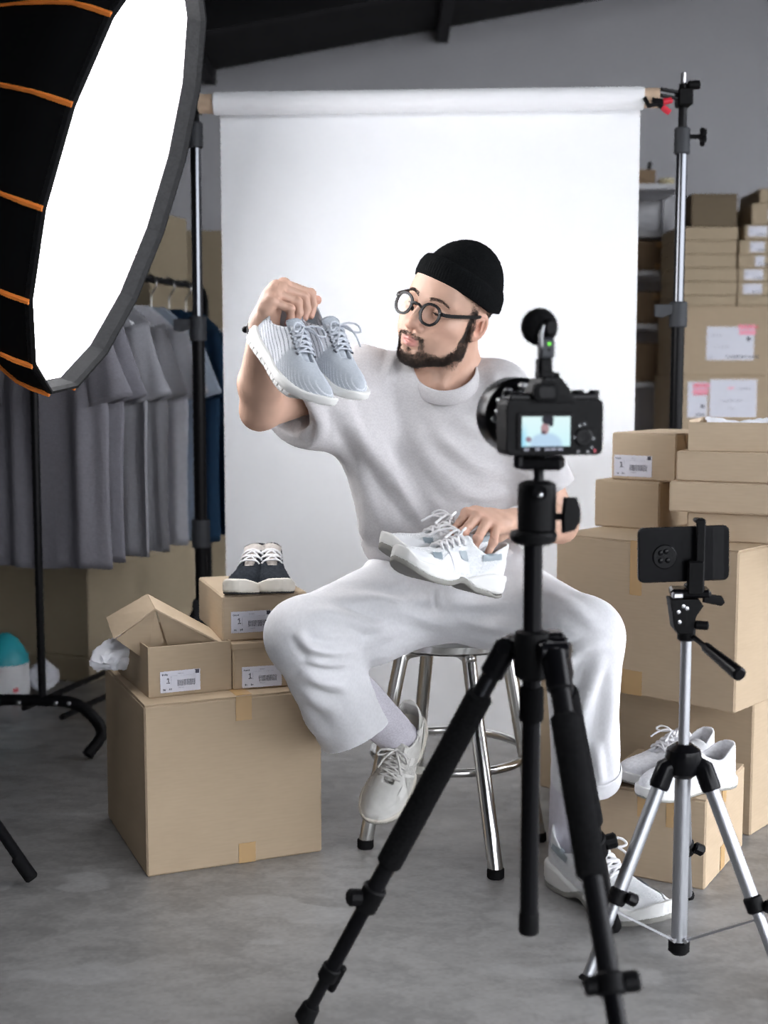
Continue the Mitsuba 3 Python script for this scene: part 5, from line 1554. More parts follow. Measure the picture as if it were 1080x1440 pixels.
# joints, measured from the photograph
hipR, hipL = V(0.062, 2.80, 0.535), V(0.232, 2.80, 0.535)
kneeR, kneeL = at(412, 893, 2.455), at(827, 895, 2.43)
ankR, ankL = at(553, 1030, 2.665), at(800, 1188, 2.575)
shR, shL = at(487, 528, 2.70), at(706, 549, 2.73)
elR, elL = at(368, 574, 2.50), at(787, 738, 2.72)
wrR, wrL = at(371, 456, 2.37), at(724, 734, 2.545)
neck0 = at(642, 518, 2.735)

# head frame: x to his left, y forward, z up
yaw, roll, pit = math.radians(34), math.radians(27), math.radians(13)
Ry = np.array([[math.cos(roll), 0, math.sin(roll)], [0, 1, 0], [-math.sin(roll), 0, math.cos(roll)]])
xl0 = V(math.cos(yaw), -math.sin(yaw), 0); yf0 = V(-math.sin(yaw), -math.cos(yaw), 0); zu0 = V(0, 0, 1)
yf1 = yf0 * math.cos(pit) - zu0 * math.sin(pit); zu1 = zu0 * math.cos(pit) + yf0 * math.sin(pit)
HR = np.column_stack([Ry @ xl0, Ry @ yf1, Ry @ zu1])
HS = 1.0
HO = at(592, 428, 2.60) - HR @ (V(0, 0.107, 0.003) * HS)
HM = np.eye(4); HM[:3, :3] = HR * HS; HM[:3, 3] = HO
hw = lambda x, y, z: HO + HR @ (V(x, y, z) * HS)


LOWER = 0.94


def to_head(p):
    q = ((p - HO.astype(np.float32)) @ HR.astype(np.float32)) / np.float32(HS)
    q[..., 2] = np.where(q[..., 2] < 0, q[..., 2] / LOWER, q[..., 2])
    return q


class HeadField:
    """Adds shapes given in head coordinates to a world field."""

    def __init__(self, F):
        self.F = F

    def _box(self, c, R):
        w = HO + HR @ (np.asarray(c, float) * HS)
        return w - R * HS, w + R * HS

    def ell(self, c, r, k=0.01, mode='add', rot=None):
        c = np.asarray(c, float)
        lo, hi = self._box(c, max(r))
        self.F.op(lambda p: d_ell(to_head(p), c, np.asarray(r), rot) * HS, lo, hi, k, mode)

    def cone(self, a, b, ra, rb, k=0.01, mode='add'):
        a, b = np.asarray(a, float), np.asarray(b, float)
        lo, hi = self._box((a + b) / 2, np.linalg.norm(b - a) / 2 + max(ra, rb))
        self.F.op(lambda p: d_cone(to_head(p), a, b, ra, rb) * HS, lo, hi, k, mode)


def rotx(a):
    a = math.radians(a)
    return np.array([[1, 0, 0], [0, math.cos(a), -math.sin(a)], [0, math.sin(a), math.cos(a)]])


def rotz(a):
    a = math.radians(a)
    return np.array([[math.cos(a), -math.sin(a), 0], [math.sin(a), math.cos(a), 0], [0, 0, 1]])


EYX, EYY, EYZ = 0.0315, 0.0795, -0.002


def head_shapes(F):
    H = HeadField(F)
    H.ell((0, -0.002, 0.034), (0.0745, 0.092, 0.082), 0.02)
    H.ell((0, 0.030, -0.012), (0.066, 0.066, 0.085), 0.03)
    H.ell((0, 0.040, -0.050), (0.056, 0.055, 0.062), 0.03)
    for s in (-1, 1):
        H.cone((s * 0.054, 0.004, -0.050), (s * 0.050, 0.018, -0.078), 0.016, 0.015, 0.025)
        H.cone((s * 0.050, 0.018, -0.076), (s * 0.014, 0.076, -0.106), 0.016, 0.015, 0.025)
        H.ell((s * 0.047, 0.058, -0.026), (0.021, 0.026, 0.017), 0.024)
        H.ell((s * 0.030, 0.076, -0.056), (0.020, 0.020, 0.024), 0.022)
        H.cone((s * 0.046, 0.074, 0.019), (s * 0.012, 0.0915, 0.016), 0.0085, 0.0085, 0.014)
    H.ell((0, 0.080, -0.108), (0.019, 0.016, 0.014), 0.02)
    H.ell((0, 0.070, 0.045), (0.050, 0.026, 0.036), 0.03)
    for s in (-1, 1):
        H.ell((s * EYX, 0.096, EYZ - 0.001), (0.0185, 0.017, 0.0125), 0.012, 'sub')
        H.ell((s * EYX, EYY - 0.001, EYZ), (0.0150, 0.0150, 0.0135), 0.006)
    # nose
    H.cone((0, 0.088, 0.012), (0, 0.1135, -0.036), 0.0075, 0.0098, 0.014)
    H.ell((0, 0.1145, -0.040), (0.0105, 0.0105, 0.0095), 0.008)
    for s in (-1, 1):
        H.ell((s * 0.0135, 0.1015, -0.0450), (0.0085, 0.0115, 0.0082), 0.006)
        H.ell((s * 0.0062, 0.1075, -0.0525), (0.0033, 0.0048, 0.0030), 0.002, 'sub')
        H.cone((s * 0.020, 0.092, -0.050), (s * 0.032, 0.078, -0.074), 0.0016, 0.0016, 0.010, 'sub')
    # muzzle and mouth
    H.ell((0, 0.082, -0.072), (0.031, 0.022, 0.024), 0.016)
    H.cone((-0.017, 0.0965, -0.0735), (0, 0.1035, -0.0705), 0.0040, 0.0055, 0.006)
    H.cone((0.017, 0.0965, -0.0735), (0, 0.1035, -0.0705), 0.0040, 0.0055, 0.006)
    H.cone((-0.015, 0.0955, -0.080), (0, 0.1015, -0.0825), 0.0042, 0.0062, 0.006)
    H.cone((0.015, 0.0955, -0.080), (0, 0.1015, -0.0825), 0.0042, 0.0062, 0.006)
    H.cone((-0.019, 0.0985, -0.0765), (0, 0.1075, -0.0765), 0.0006, 0.0010, 0.004, 'sub')
    H.cone((0.019, 0.0985, -0.0765), (0, 0.1075, -0.0765), 0.0006, 0.0010, 0.004, 'sub')
    H.ell((0, 0.0985, -0.0935), (0.014, 0.006, 0.0045), 0.008, 'sub')
    H.cone((0, 0.1035, -0.055), (0, 0.1045, -0.065), 0.0016, 0.002, 0.005, 'sub')
    # eyelid slits
    for s in (-1, 1):
        H.ell((s * EYX, EYY + 0.0145, EYZ - 0.0030), (0.0125, 0.006, 0.0021), 0.001, 'sub')
    # ears
    for s in (-1, 1):
        R = rotz(s * 24) @ rotx(8)
        H.ell((s * 0.0785, 0.004, -0.008), (0.0075, 0.0195, 0.0320), 0.005, 'add', R)
        H.ell((s * 0.0865, 0.007, -0.005), (0.0105, 0.0128, 0.0220), 0.0012, 'sub', R)
        H.cone((s * 0.0825, 0.002, 0.010), (s * 0.0815, -0.001, -0.014), 0.0030, 0.0026, 0.003)
        H.ell((s * 0.0820, 0.010, -0.014), (0.0085, 0.0070, 0.0095), 0.003, 'sub', R)
        H.cone((s * 0.0775, 0.012, 0.004), (s * 0.0815, 0.006, 0.010), 0.0022, 0.0022, 0.003)
        H.ell((s * 0.0745, 0.012, -0.030), (0.0055, 0.0085, 0.010), 0.006)
        H.ell((s * 0.0745, 0.020, -0.012), (0.0040, 0.0045, 0.0075), 0.005)
    nk = to_head(neck0.astype(np.float32))
    F.cone(hw(0, -0.022, -0.035), neck0 + V(-0.008, 0.03, -0.05), 0.054, 0.060, 0.028)
    F.cone(hw(0.045, -0.02, -0.05), at(622, 540, 2.675), 0.014, 0.010, 0.03)


# hands: joint chains (pixel, distance) -> points; right hand holds the knit sneakers, left hand the chunky pair
def ch(*q):
    return [at(*a) for a in q]


RH = [(ch((390, 409, 2.365), (399, 400.5, 2.385), (437, 413, 2.415), (441, 430, 2.412), (437, 444, 2.405)), [0.0115, 0.0115, 0.0098, 0.0088, 0.0078]),
      (ch((383, 414, 2.35), (389, 404, 2.362), (428, 417, 2.388), (432, 434, 2.388), (428, 447, 2.385)), [0.0118, 0.0118, 0.0102, 0.0090, 0.0080]),
      (ch((378, 423, 2.338), (384, 412, 2.342), (418, 425, 2.360), (421, 440, 2.362), (416, 451, 2.362)), [0.0115, 0.0113, 0.0098, 0.0088, 0.0078]),
      (ch((374, 434, 2.328), (382, 424, 2.325), (408, 434, 2.336), (409, 446, 2.340), (405, 455, 2.342)), [0.0105, 0.0100, 0.0088, 0.0078, 0.0070])]
RT = (ch((382, 434, 2.385), (402, 432, 2.425), (430, 428, 2.452), (446, 422, 2.455)), [0.016, 0.0135, 0.0105, 0.0085])
LH = [(ch((668, 722, 2.50), (657, 723, 2.475), (640, 745, 2.452), (643, 757, 2.458), (648, 766, 2.468)), [0.0118, 0.0118, 0.0098, 0.0088, 0.0076]),
      (ch((680, 727, 2.49), (671, 727, 2.46), (652, 748, 2.428), (654, 759, 2.432), (658, 769, 2.444)), [0.0118, 0.0118, 0.0100, 0.0090, 0.0078]),
      (ch((690, 734, 2.48), (684, 735, 2.452), (672, 757, 2.412), (668, 767, 2.412), (667, 776, 2.420)), [0.0115, 0.0112, 0.0096, 0.0086, 0.0074]),
      (ch((699, 741, 2.48), (697, 743, 2.452), (694, 762, 2.408), (688, 774, 2.404), (684, 782, 2.408)), [0.0105, 0.0100, 0.0086, 0.0076, 0.0066])]
LT = (ch((700, 750, 2.53), (683, 758, 2.53), (668, 768, 2.515), (662, 776, 2.50)), [0.016, 0.0130, 0.0102, 0.0085])


def hand_shapes(F, W, fingers, thumb, wr_r):
    mc = [c[1] for c, _ in fingers]
    palm = sum(mc) / 4
    for (c, r) in fingers:
        F.cone(W, c[0], wr_r * 0.72, 0.0135, 0.016)
        F.cone(c[0], c[1], 0.0130, r[1], 0.010)
    F.cone(mc[0], mc[3], 0.0100, 0.0090, 0.010)
    F.cone((mc[0] + W) / 2, (mc[3] + W) / 2, 0.015, 0.013, 0.012)
    for (c, r) in fingers:
        F.chain(c[1:], [r[1] * 0.95] + [x_ * 0.88 for x_ in r[2:]], 0.0014)
        for q, rr in ((c[1], r[1]), (c[2], r[2])):
            F.ell(q, (rr * 1.0,) * 3, 0.004)
    c, r = thumb
    F.cone(W, c[0], wr_r * 0.7, r[0], 0.014)
    F.cone(c[0], c[1], r[0], r[1], 0.010)
    F.chain(c[1:], r[1:], 0.0022)


def body_shapes(F):
    # torso and hips, a little inside the clothes
    F.ell((0.105, 2.765, 0.87), (0.155, 0.095, 0.17), 0.05)
    F.ell((0.125, 2.79, 0.66), (0.145, 0.10, 0.14), 0.05)
    F.cone(shR + V(0.03, 0.02, -0.01), shL + V(-0.03, 0.02, -0.01), 0.046, 0.046, 0.04)
    F.cone(neck0 + V(-0.008, 0.03, -0.06), neck0 + V(-0.008, 0.02, -0.02), 0.062, 0.058, 0.03)
    F.ell((0.146, 2.81, 0.545), (0.16, 0.115, 0.085), 0.05)
    for h, k, a in ((hipR, kneeR, ankR), (hipL, kneeL, ankL)):
        F.cone(h, k, 0.070, 0.040, 0.03)
        F.cone(k, k + (a - k) * 0.35, 0.040, 0.042, 0.02)
        F.cone(k + (a - k) * 0.35, a, 0.042, 0.033, 0.02)
    # arms
    F.cone(shR, elR, 0.050, 0.040, 0.03)
    mid = elR + (wrR - elR) * 0.30 + V(-0.004, 0, 0)
    F.cone(elR, mid, 0.0385, 0.041, 0.012)
    F.cone(mid, wrR, 0.041, 0.0245, 0.012)
    F.ell(elR + V(-0.010, 0.01, -0.012), (0.026, 0.026, 0.026), 0.02)
    F.cone(shL, elL, 0.050, 0.038, 0.03)
    mid = elL + (wrL - elL) * 0.32
    F.cone(elL, mid, 0.037, 0.038, 0.012)
    F.cone(mid, wrL, 0.038, 0.0235, 0.012)


hr_pts = np.array([p for c, _ in RH for p in c] + RT[0] + [wrR])
hl_pts = np.array([p for c, _ in LH for p in c] + LT[0] + [wrL])


def all_shapes(F):
    body_shapes(F)
    head_shapes(F)
    hand_shapes(F, wrR, RH, RT, 0.0245)
    hand_shapes(F, wrL, LH, LT, 0.0235)
    return F


def outside(m, boxes):
    c = m.triangles_center
    keep = np.ones(len(c), bool)
    for lo, hi in boxes:
        keep &= ~((c > lo) & (c < hi)).all(1)
    m.update_faces(keep)
    m.remove_unreferenced_vertices()
    return m


head_lo = np.array([hw(x, y, z) for x in (-.1, .1) for y in (-.11, .13) for z in (-.125, .125)]).min(0)
head_hi = np.array([hw(x, y, z) for x in (-.1, .1) for y in (-.11, .13) for z in (-.125, .125)]).max(0)
fine = []
boxes = []
for lo, hi, h in ((head_lo, head_hi, 0.0017), (hr_pts.min(0) - 0.022, hr_pts.max(0) + 0.022, 0.0016), (hl_pts.min(0) - 0.022, hl_pts.max(0) + 0.022, 0.0016)):
    F = all_shapes(Field(lo, hi, h))
    fine.append(F.mesh(4))
    boxes.append((lo + 2.5 * h, F.lo + h * (F.n - 1) - 2.5 * h))
F = all_shapes(Field((-0.36, 2.20, 0.0), (0.52, 3.0, 1.20), 0.0055))
skin = cat(fine + [outside(F.mesh(3), boxes)])
# complexion: lips, a little redness on nose, cheeks, ears and knuckles
v = skin.vertices
q = to_head(v.astype(np.float64))
col = np.tile([0.535, 0.335, 0.25], (len(v), 1))
n1 = meshkit.fbm(v * 60, 3, 4)[:, None]
col *= 0.94 + 0.12 * n1


def tint(c, w):
    global col
    w = np.clip(w, 0, 1)[:, None]
    col = col * (1 - w) + np.asarray(c) * w


g = lambda c, r: np.exp(-(((q - np.asarray(c)) / np.asarray(r)) ** 2).sum(1))
tint((0.62, 0.30, 0.22), 0.55 * g((0, 0.11, -0.042), (0.02, 0.02, 0.014)))
for s in (-1, 1):
    tint((0.62, 0.31, 0.23), 0.40 * g((s * 0.045, 0.07, -0.035), (0.022, 0.03, 0.02)))
    tint((0.62, 0.28, 0.20), 0.6 * g((s * 0.08, 0.004, -0.01), (0.012, 0.03, 0.035)))
    tint((0.36, 0.20, 0.15), 0.45 * g((s * EYX, 0.088, EYZ - 0.012), (0.013, 0.02, 0.005)))
lip = np.clip(1.3 - (np.abs(q[:, 0]) / 0.0205) ** 2 - ((q[:, 2] + 0.0765 + 0.004 * (q[:, 0] / 0.02) ** 2 * 0) / 0.0108) ** 2, 0, 1) * (q[:, 1] > 0.088)
tint((0.48, 0.20, 0.18), np.clip(lip * 2.2, 0, 1) * 0.85)
for c, _ in RH + LH:
    for p in (c[1], c[2]):
        tint((0.60, 0.29, 0.21), 0.35 * np.exp(-((v - p) ** 2).sum(1) / 0.012 ** 2))
    tint((0.62, 0.30, 0.24), 0.4 * np.exp(-((v - c[4]) ** 2).sum(1) / 0.012 ** 2))
tint((0.62, 0.28, 0.22), 0.6 * np.exp(-((v - RT[0][3]) ** 2).sum(1) / 0.014 ** 2))
man = thing('person', 'person in grey T-shirt, white trousers and black beanie on the stool, holding up sneakers', 'person')
key = part(man, 'body', {**mikit.ply(skin, 'skin', True, color=np.clip(col, 0, 1))}, None)

# fingernails
for c, r in RH[:0] + LH:
    d = unit(c[4] - c[3])
    out = unit(V(0, -1, 0.3) - d * np.dot(V(0, -1, 0.3), d))
# ---- face pieces
for s in (-1, 1):
    e = trimesh.creation.icosphere(subdivisions=4, radius=0.0118)
    look_ = unit(V(-0.12, 0.95, -0.30))
    ang = np.arccos(np.clip(unit(V(0, 1, 0)) @ look_, -1, 1))
    uvx = np.arccos(np.clip(e.vertices @ look_ / 0.0118, -1, 1))
    e.vertices += (s * EYX, EYY + 0.0008, EYZ)
    part(man, 'eye', moved(e, HM), 'eye', True, uv=np.column_stack([uvx, uvx]))
    lash = [V(s * EYX + x_, EYY - 0.001 + math.sqrt(0.0150 ** 2 - x_ * x_), EYZ - 0.0014 - 14 * x_ * x_) for x_ in np.linspace(-0.0112, 0.0112, 9)]
    part(man, 'eyelashes', moved(tube(lash, [0.0004, 0.0008, 0.0009, 0.0010, 0.0010, 0.0010, 0.0009, 0.0008, 0.0004], 6), HM), 'hair', True)

# beard, moustache and the short hair at the temples: hairs grown from the skin
face = fine[0]
fv = face.triangles_center
fq = to_head(fv.astype(np.float64))
fn = face.face_normals
ax, y, z = np.abs(fq[:, 0]), fq[:, 1], fq[:, 2]


def sm(a, b, x):
    t = np.clip((x - a) / (b - a), 0, 1)
    return t * t * (3 - 2 * t)


jaw_line = -0.036 - 0.052 * sm(0.015, 0.062, y)          # upper edge of the beard on the cheek
dens = sm(0.006, -0.010, z - jaw_line) * sm(0.004, 0.018, y)
dens *= sm(-0.135, -0.122, z) * (1 - sm(-0.108, -0.118, z) * sm(0.055, 0.03, y))
dens *= np.where((y < 0.03) & (z < -0.085), 0.3, 1.0)
side = sm(0.040, 0.031, y) * sm(0.012, 0.022, y) * sm(0.036, 0.02, z) * (z > -0.06) * (ax > 0.055)        # sideburn
dens = np.maximum(dens, side * 0.9)
mou = sm(0.0045, 0.0, np.abs(z + 0.0635 + 0.10 * ax ** 1.15 * 1.6) - 0.0042) * (ax < 0.030) * (y > 0.075)
mou *= 0.35 + 0.65 * sm(0.001, 0.006, ax)
corner = sm(0.006, 0.0, np.abs(ax - 0.0275) - 0.003) * (z < -0.066) * (z > -0.095) * (y > 0.07)
dens = np.maximum(dens, np.maximum(mou * 0.85, corner * 0.5))
lipk = (ax < 0.023) & (z > -0.0905) & (z < -0.0665) & (y > 0.085)
soul = (ax < 0.006) & (z < -0.0905) & (y > 0.08)
chinbare = (ax < 0.020) & (ax > 0.006) & (z > -0.0985) & (z < -0.09) & (y > 0.085)
dens = np.where(lipk, 0, dens)
dens = np.where(soul, np.maximum(dens, 0.6), dens)
dens = np.where(chinbare, dens * 0.25, dens)
temple = sm(0.050, 0.030, y) * (z > 0.0) * (z < 0.075) * (ax > 0.05) * sm(-0.12, -0.1, y)
nape = (y < -0.01) * (z < 0.03) * (z > -0.06)
r = np.random.default_rng(5)


def grow(density, per_m2, length, w, seed, down):
    r = np.random.default_rng(seed)
    A = face.area_faces * density * per_m2
    cnt = r.poisson(A)
    idx = np.repeat(np.arange(len(A)), cnt)
    b = r.dirichlet((1, 1, 1), len(idx))
    o = (face.triangles[idx] * b[:, :, None]).sum(1)
    n = fn[idx]
    dn = (np.sign(fq[idx, 0])[:, None] * HR[:, 0] * 1.0 + HR[:, 2] * 0.25) if down == 'side' else -HR[:, 2][None]
    d = n * (0.25 if down == 'side' else 0.55) + dn * 0.75 - HR[:, 1] * 0.1 + r.normal(0, 0.25, n.shape)
    d /= np.linalg.norm(d, axis=1, keepdims=True)
    L = length * (0.6 + 0.8 * r.random(len(idx)))[:, None] * np.sqrt(np.clip(density[idx], 0.15, 1))[:, None]
    a = np.cross(d, n + 0.01); a /= np.linalg.norm(a, axis=1, keepdims=True)
    c = np.cross(d, a)
    base = o - n * 0.0006
    m = o + d * L * 0.5 + n * 0.0
    v = np.stack([base + a * w, base - a * w * 0.5 + c * w, base - a * w * 0.5 - c * w, o + d * L], 1).reshape(-1, 3)
    k = np.arange(len(idx))[:, None] * 4
    f = np.concatenate([k + [0, 1, 3], k + [1, 2, 3], k + [2, 0, 3]])
    return trimesh.Trimesh(v, f, process=False)


bu = np.clip((ax - 0.012) / 0.038, 0, 1)
bz = 0.0185 + 0.0062 * np.sin(bu * 2.5) - 0.006 * bu ** 2
brow = sm(0.0050, 0.0024, np.abs(z - bz) + 0.0018 * bu) * sm(0.010, 0.014, ax) * sm(0.054, 0.046, ax) * (y > 0.045)
brow_mesh = grow(np.where(brow > 0.05, brow, 0), 2.6e6, 0.0042, 0.00030, 4, 'side')
part(man, 'eyebrows', brow_mesh, 'hair', False, kind='stuff')
beard = grow(np.where(dens > 0.05, dens, 0), 1.15e6, 0.0058, 0.00040, 1, True)
part(man, 'beard', beard, 'hair', False, kind='stuff')
hair = grow(np.clip(temple * 0.8, 0, 1) * (ax < 0.0735), 0.9e6, 0.0030, 0.00034, 2, True)
part(man, 'hair', hair, 'hair', False, kind='stuff')

# beanie: a knitted cap with a turned-up cuff
brim = lambda y: 0.031 + np.where(y > 0, 0.30 * y, 0.06 * y)
Fb = Field(head_lo - 0.03, head_hi + 0.05, 0.003)
lo_, hi_ = Fb.lo, Fb.lo + Fb.h * (Fb.n - 1)
Fb.op(lambda p: d_ell(to_head(p), V(0, -0.003, 0.040), V(0.0835, 0.0985, 0.096)), lo_, hi_)
Fb.op(lambda p: d_ell(to_head(p), V(0.002, -0.010, 0.084), V(0.058, 0.064, 0.057)), lo_, hi_, 0.03)
Fb.op(lambda p: (lambda q: q[..., 2] - brim(q[..., 1]))(to_head(p)), lo_, hi_, 0.004, 'sub')
Fb.op(lambda p: d_ell(to_head(p), V(0, -0.003, 0.034), V(0.0770, 0.0945, 0.084)), lo_, hi_, 0.0, 'sub')
cap_ = Fb.mesh(4)
def ribs(m, amp, n=84):
    q = (m.vertices - HO) @ HR / HS
    a = np.arctan2(q[:, 1] + 0.01, q[:, 0])
    m.vertices = m.vertices + m.vertex_normals * (amp * np.sin(a * n))[:, None]
    return m
bn = part(man, 'beanie', ribs(cap_, 0.0005), 'wool_black', True)
rows = []
aa = np.linspace(0, 2 * np.pi, 400, endpoint=False)
for off, rad in ((0.0, 0.001), (-0.003, 0.004), (-0.002, 0.0075), (0.006, 0.0092), (0.025, 0.0088), (0.038, 0.0055), (0.044, 0.002), (0.044, -0.004)):
    sx, sy = 0.0800, 0.0975
    up_ = max(0.0, off)
    sx_, sy_ = (sx + rad) * math.sqrt(max(0.05, 1 - (up_ / 0.105) ** 2 * 0.55)), (sy + rad) * math.sqrt(max(0.05, 1 - (up_ / 0.105) ** 2 * 0.55))
    rib = 0.0004 * np.sin(aa * 90)
    yy = -0.003 + (sy_ + rib) * np.sin(aa)
    rows.append(np.column_stack([(sx_ + rib) * np.cos(aa), yy, brim(yy) + off]))
part(bn, 'cuff', moved(loft(rows, cap=False), HM), 'wool_black', True)

# glasses
gl = f'{man}__glasses'
GY, GZ = 0.1195, -0.006
def rim_pts(s, grow_=0.0):
    pts = []
    for a in np.linspace(0, 2 * np.pi, 48, endpoint=False):
        ca, sa = math.cos(a), math.sin(a)
        rx = (0.0195 if s > 0 else 0.0208) + grow_
        rz = (0.0205 if sa < 0 else 0.0190) + grow_
        x = rx * np.sign(ca) * abs(ca) ** 0.86; z = rz * np.sign(sa) * abs(sa) ** (0.9 if sa > 0 else 1.0)
        X = s * 0.0335 + x
        pts.append(V(X, GY - 0.006 * (abs(X) / 0.058) ** 2 * 1.6 - z * 0.10, GZ + z))
    return pts
frm = []
for s in (-1, 1):
    P_ = rim_pts(s)
    rr = []
    for k in range(48):
        o = P_[k]; c = V(s * 0.0335, o[1], GZ)
        rd = unit(V(o[0] - c[0], 0, o[2] - c[2])); f_ = V(0, 1, 0)
        rr.append([o + rd * 0.0027 + f_ * 0.0017, o + rd * 0.0027 - f_ * 0.002, o - rd * 0.0023 - f_ * 0.002, o - rd * 0.0023 + f_ * 0.0017])
    frm.append(loft(rr + [rr[0]], cap=False))
frm.append(tube([V(-0.0115, GY, GZ + 0.006), V(-0.006, GY + 0.002, GZ + 0.0095), V(0.006, GY + 0.002, GZ + 0.0095), V(0.0115, GY, GZ + 0.006)], 0.0027, 8, smooth_path=4))
for s in (-1, 1):
    frm.append(moved(chbox(0.008, 0.004, 0.0075, 0.0012, (0, 0, -0.0037)), frame((s * 0.0565, GY - 0.0085, GZ + 0.0085), x=(1, -0.4 * s, 0), y=(0.4 * s, 1, 0))))
part(man, 'glasses', moved(cat(frm), HM), 'frame_black', 40)
for s in (-1, 1):
    hx0 = V(s * 0.0575, GY - 0.009, GZ + 0.0085)
    tp = [hx0, V(s * 0.0650, GY - 0.020, 0.0035), V(s * 0.0725, 0.068, 0.0075), V(s * 0.0785, 0.026, 0.0130), V(s * 0.0795, 0.004, 0.0140), V(s * 0.0775, -0.012, 0.002)]
    rr = []
    for k, o in enumerate(spline(np.array(tp), n=5)):
        hgt = 0.0034 if k < 18 else 0.0026
        rr.append([o + V(0.0012, 0, hgt), o + V(-0.0012, 0, hgt), o + V(-0.0012, 0, -hgt), o + V(0.0012, 0, -hgt)])
    part(gl, 'temple', moved(loft(rr), HM), 'frame_black', 40)
    part(gl, 'hinge_pin', moved(ball(hx0 + V(-s * 0.004, 0.0022, 0.001), 0.0011, 2), HM), 'chrome', True)
    L_ = rim_pts(s, -0.0012)
    m = trimesh.Trimesh(np.vstack([L_, [np.mean(L_, 0) + V(0, 0.0008, 0)]]), [(k, (k + 1) % 48, 48) for k in range(48)], process=False)
    part(gl, 'lens', moved(m, HM), 'lens_glass', True)
    part(gl, 'nose_pad', moved(ball((s * 0.0095, GY - 0.004, GZ - 0.004), 0.004, 2, (0.5, 0.9, 1.2)), HM), 'frame_black', True)


# ---- clothes: shapes in metres, folds as ridges drawn over the cloth
def px_of(v):
    q = v - V(0, 0, EYE)
    dep = q[:, 1] * CP - q[:, 2] * SP
    return np.column_stack([540 + FPX * q[:, 0] / dep, 720 - FPX * (q[:, 1] * SP + q[:, 2] * CP) / dep])


def fold(m, lines, front=0.05):
    """Raise or sink the front of the cloth along fold lines: (points, height in metres, width)."""
    v, n = m.vertices, m.vertex_normals
    xy = px_of(v)
    d = np.zeros(len(v))
    w_front = np.clip((-n[:, 1] - front + 0.3) / 0.4, 0, 1)
    for pts, amp, wid in lines:
        p = spline(np.array([(a, 0.0, b) for a, b in pts]), n=8)[:, [0, 2]]
        best = np.full(len(v), 1e9); tt = np.zeros(len(v))
        L = len(p) - 1
        for k in range(L):
            a, b = p[k], p[k + 1]
            ab = b - a
            t = np.clip(((xy - a) @ ab) / (ab @ ab), 0, 1)
            q = xy - (a + t[:, None] * ab)
            dd = np.hypot(q[:, 0], q[:, 1])
            u = dd < best
            best = np.where(u, dd, best); tt = np.where(u, (k + t) / L, tt)
        taper = np.sin(np.pi * tt) ** 0.8
        s = best / wid
        d += amp * taper * (np.exp(-s * s) - 0.45 * np.exp(-((s - 1.6) / 0.8) ** 2))
    m.vertices = v + n * (d * w_front)[:, None]
    return m


def wrinkle(m, amp, f, seed):
    v = m.vertices
    m.vertices = v + m.vertex_normals * ((meshkit.fbm(v * f, 3, seed) - 0.5) * 2 * amp)[:, None]
    return m


# T-shirt
slR_end, slL_end = at(396, 580, 2.535), at(768, 700, 2.735)
Ft = Field((-0.24, 2.45, 0.55), (0.44, 2.98, 1.10), 0.0042)
lo_, hi_ = Ft.lo, Ft.lo + Ft.h * (Ft.n - 1)
Ft.ell((0.108, 2.770, 0.845), (0.180, 0.118, 0.155), 0.05)
Ft.cone(shR + V(0.035, 0.014, -0.010), shL + V(-0.035, 0.014, -0.004), 0.056, 0.056, 0.05)
Ft.cone(shR + V(0.03, 0.015, 0.005), neck0 + V(-0.045, 0.035, -0.025), 0.050, 0.046, 0.03)
Ft.cone(shL + V(-0.03, 0.015, 0.005), neck0 + V(0.040, 0.035, -0.022), 0.050, 0.046, 0.03)
Ft.ell((0.118, 2.775, 0.74), (0.165, 0.125, 0.16), 0.06)
Ft.ell((0.125, 2.775, 0.645), (0.168, 0.135, 0.085), 0.05)
Ft.cone(shR + V(0.02, 0, -0.012), slR_end, 0.064, 0.067, 0.035)
Ft.cone(shR + V(0.03, 0.01, -0.05), slR_end + (shR - slR_end) * 0.25 + V(0, 0, -0.03), 0.05, 0.045, 0.04)
Ft.cone(shL, slL_end, 0.058, 0.070, 0.035)
Ft.cone(at(506, 612, 2.665), at(543, 730, 2.69), 0.050, 0.054, 0.05)
Ft.cone(at(455, 592, 2.60), at(505, 605, 2.66), 0.052, 0.052, 0.05)
dR = unit(slR_end - shR); dL = unit(slL_end - shL)
# hems of the sleeves: cut square and hollowed
hemR = unit(dR + V(0.0, 0.0, -0.12)); hemL = dL
for e, d, c in ((slR_end, hemR, shR), (slL_end, hemL, shL)):
    pl = (e - d * 0.012)
    Ft.op(lambda p, pl=pl, d=d, e=e: np.maximum(-((p - pl.astype(np.float32)) @ d.astype(np.float32)), np.linalg.norm(p - e.astype(np.float32), axis=-1) - 0.135), e - 0.14, e + 0.14, 0.004, 'sub')
    rr_ = 0.055 if e is slR_end else 0.060
    Ft.cone(e - d * 0.030, e + d * 0.03, rr_ - 0.002, rr_, 0.004, 'sub')
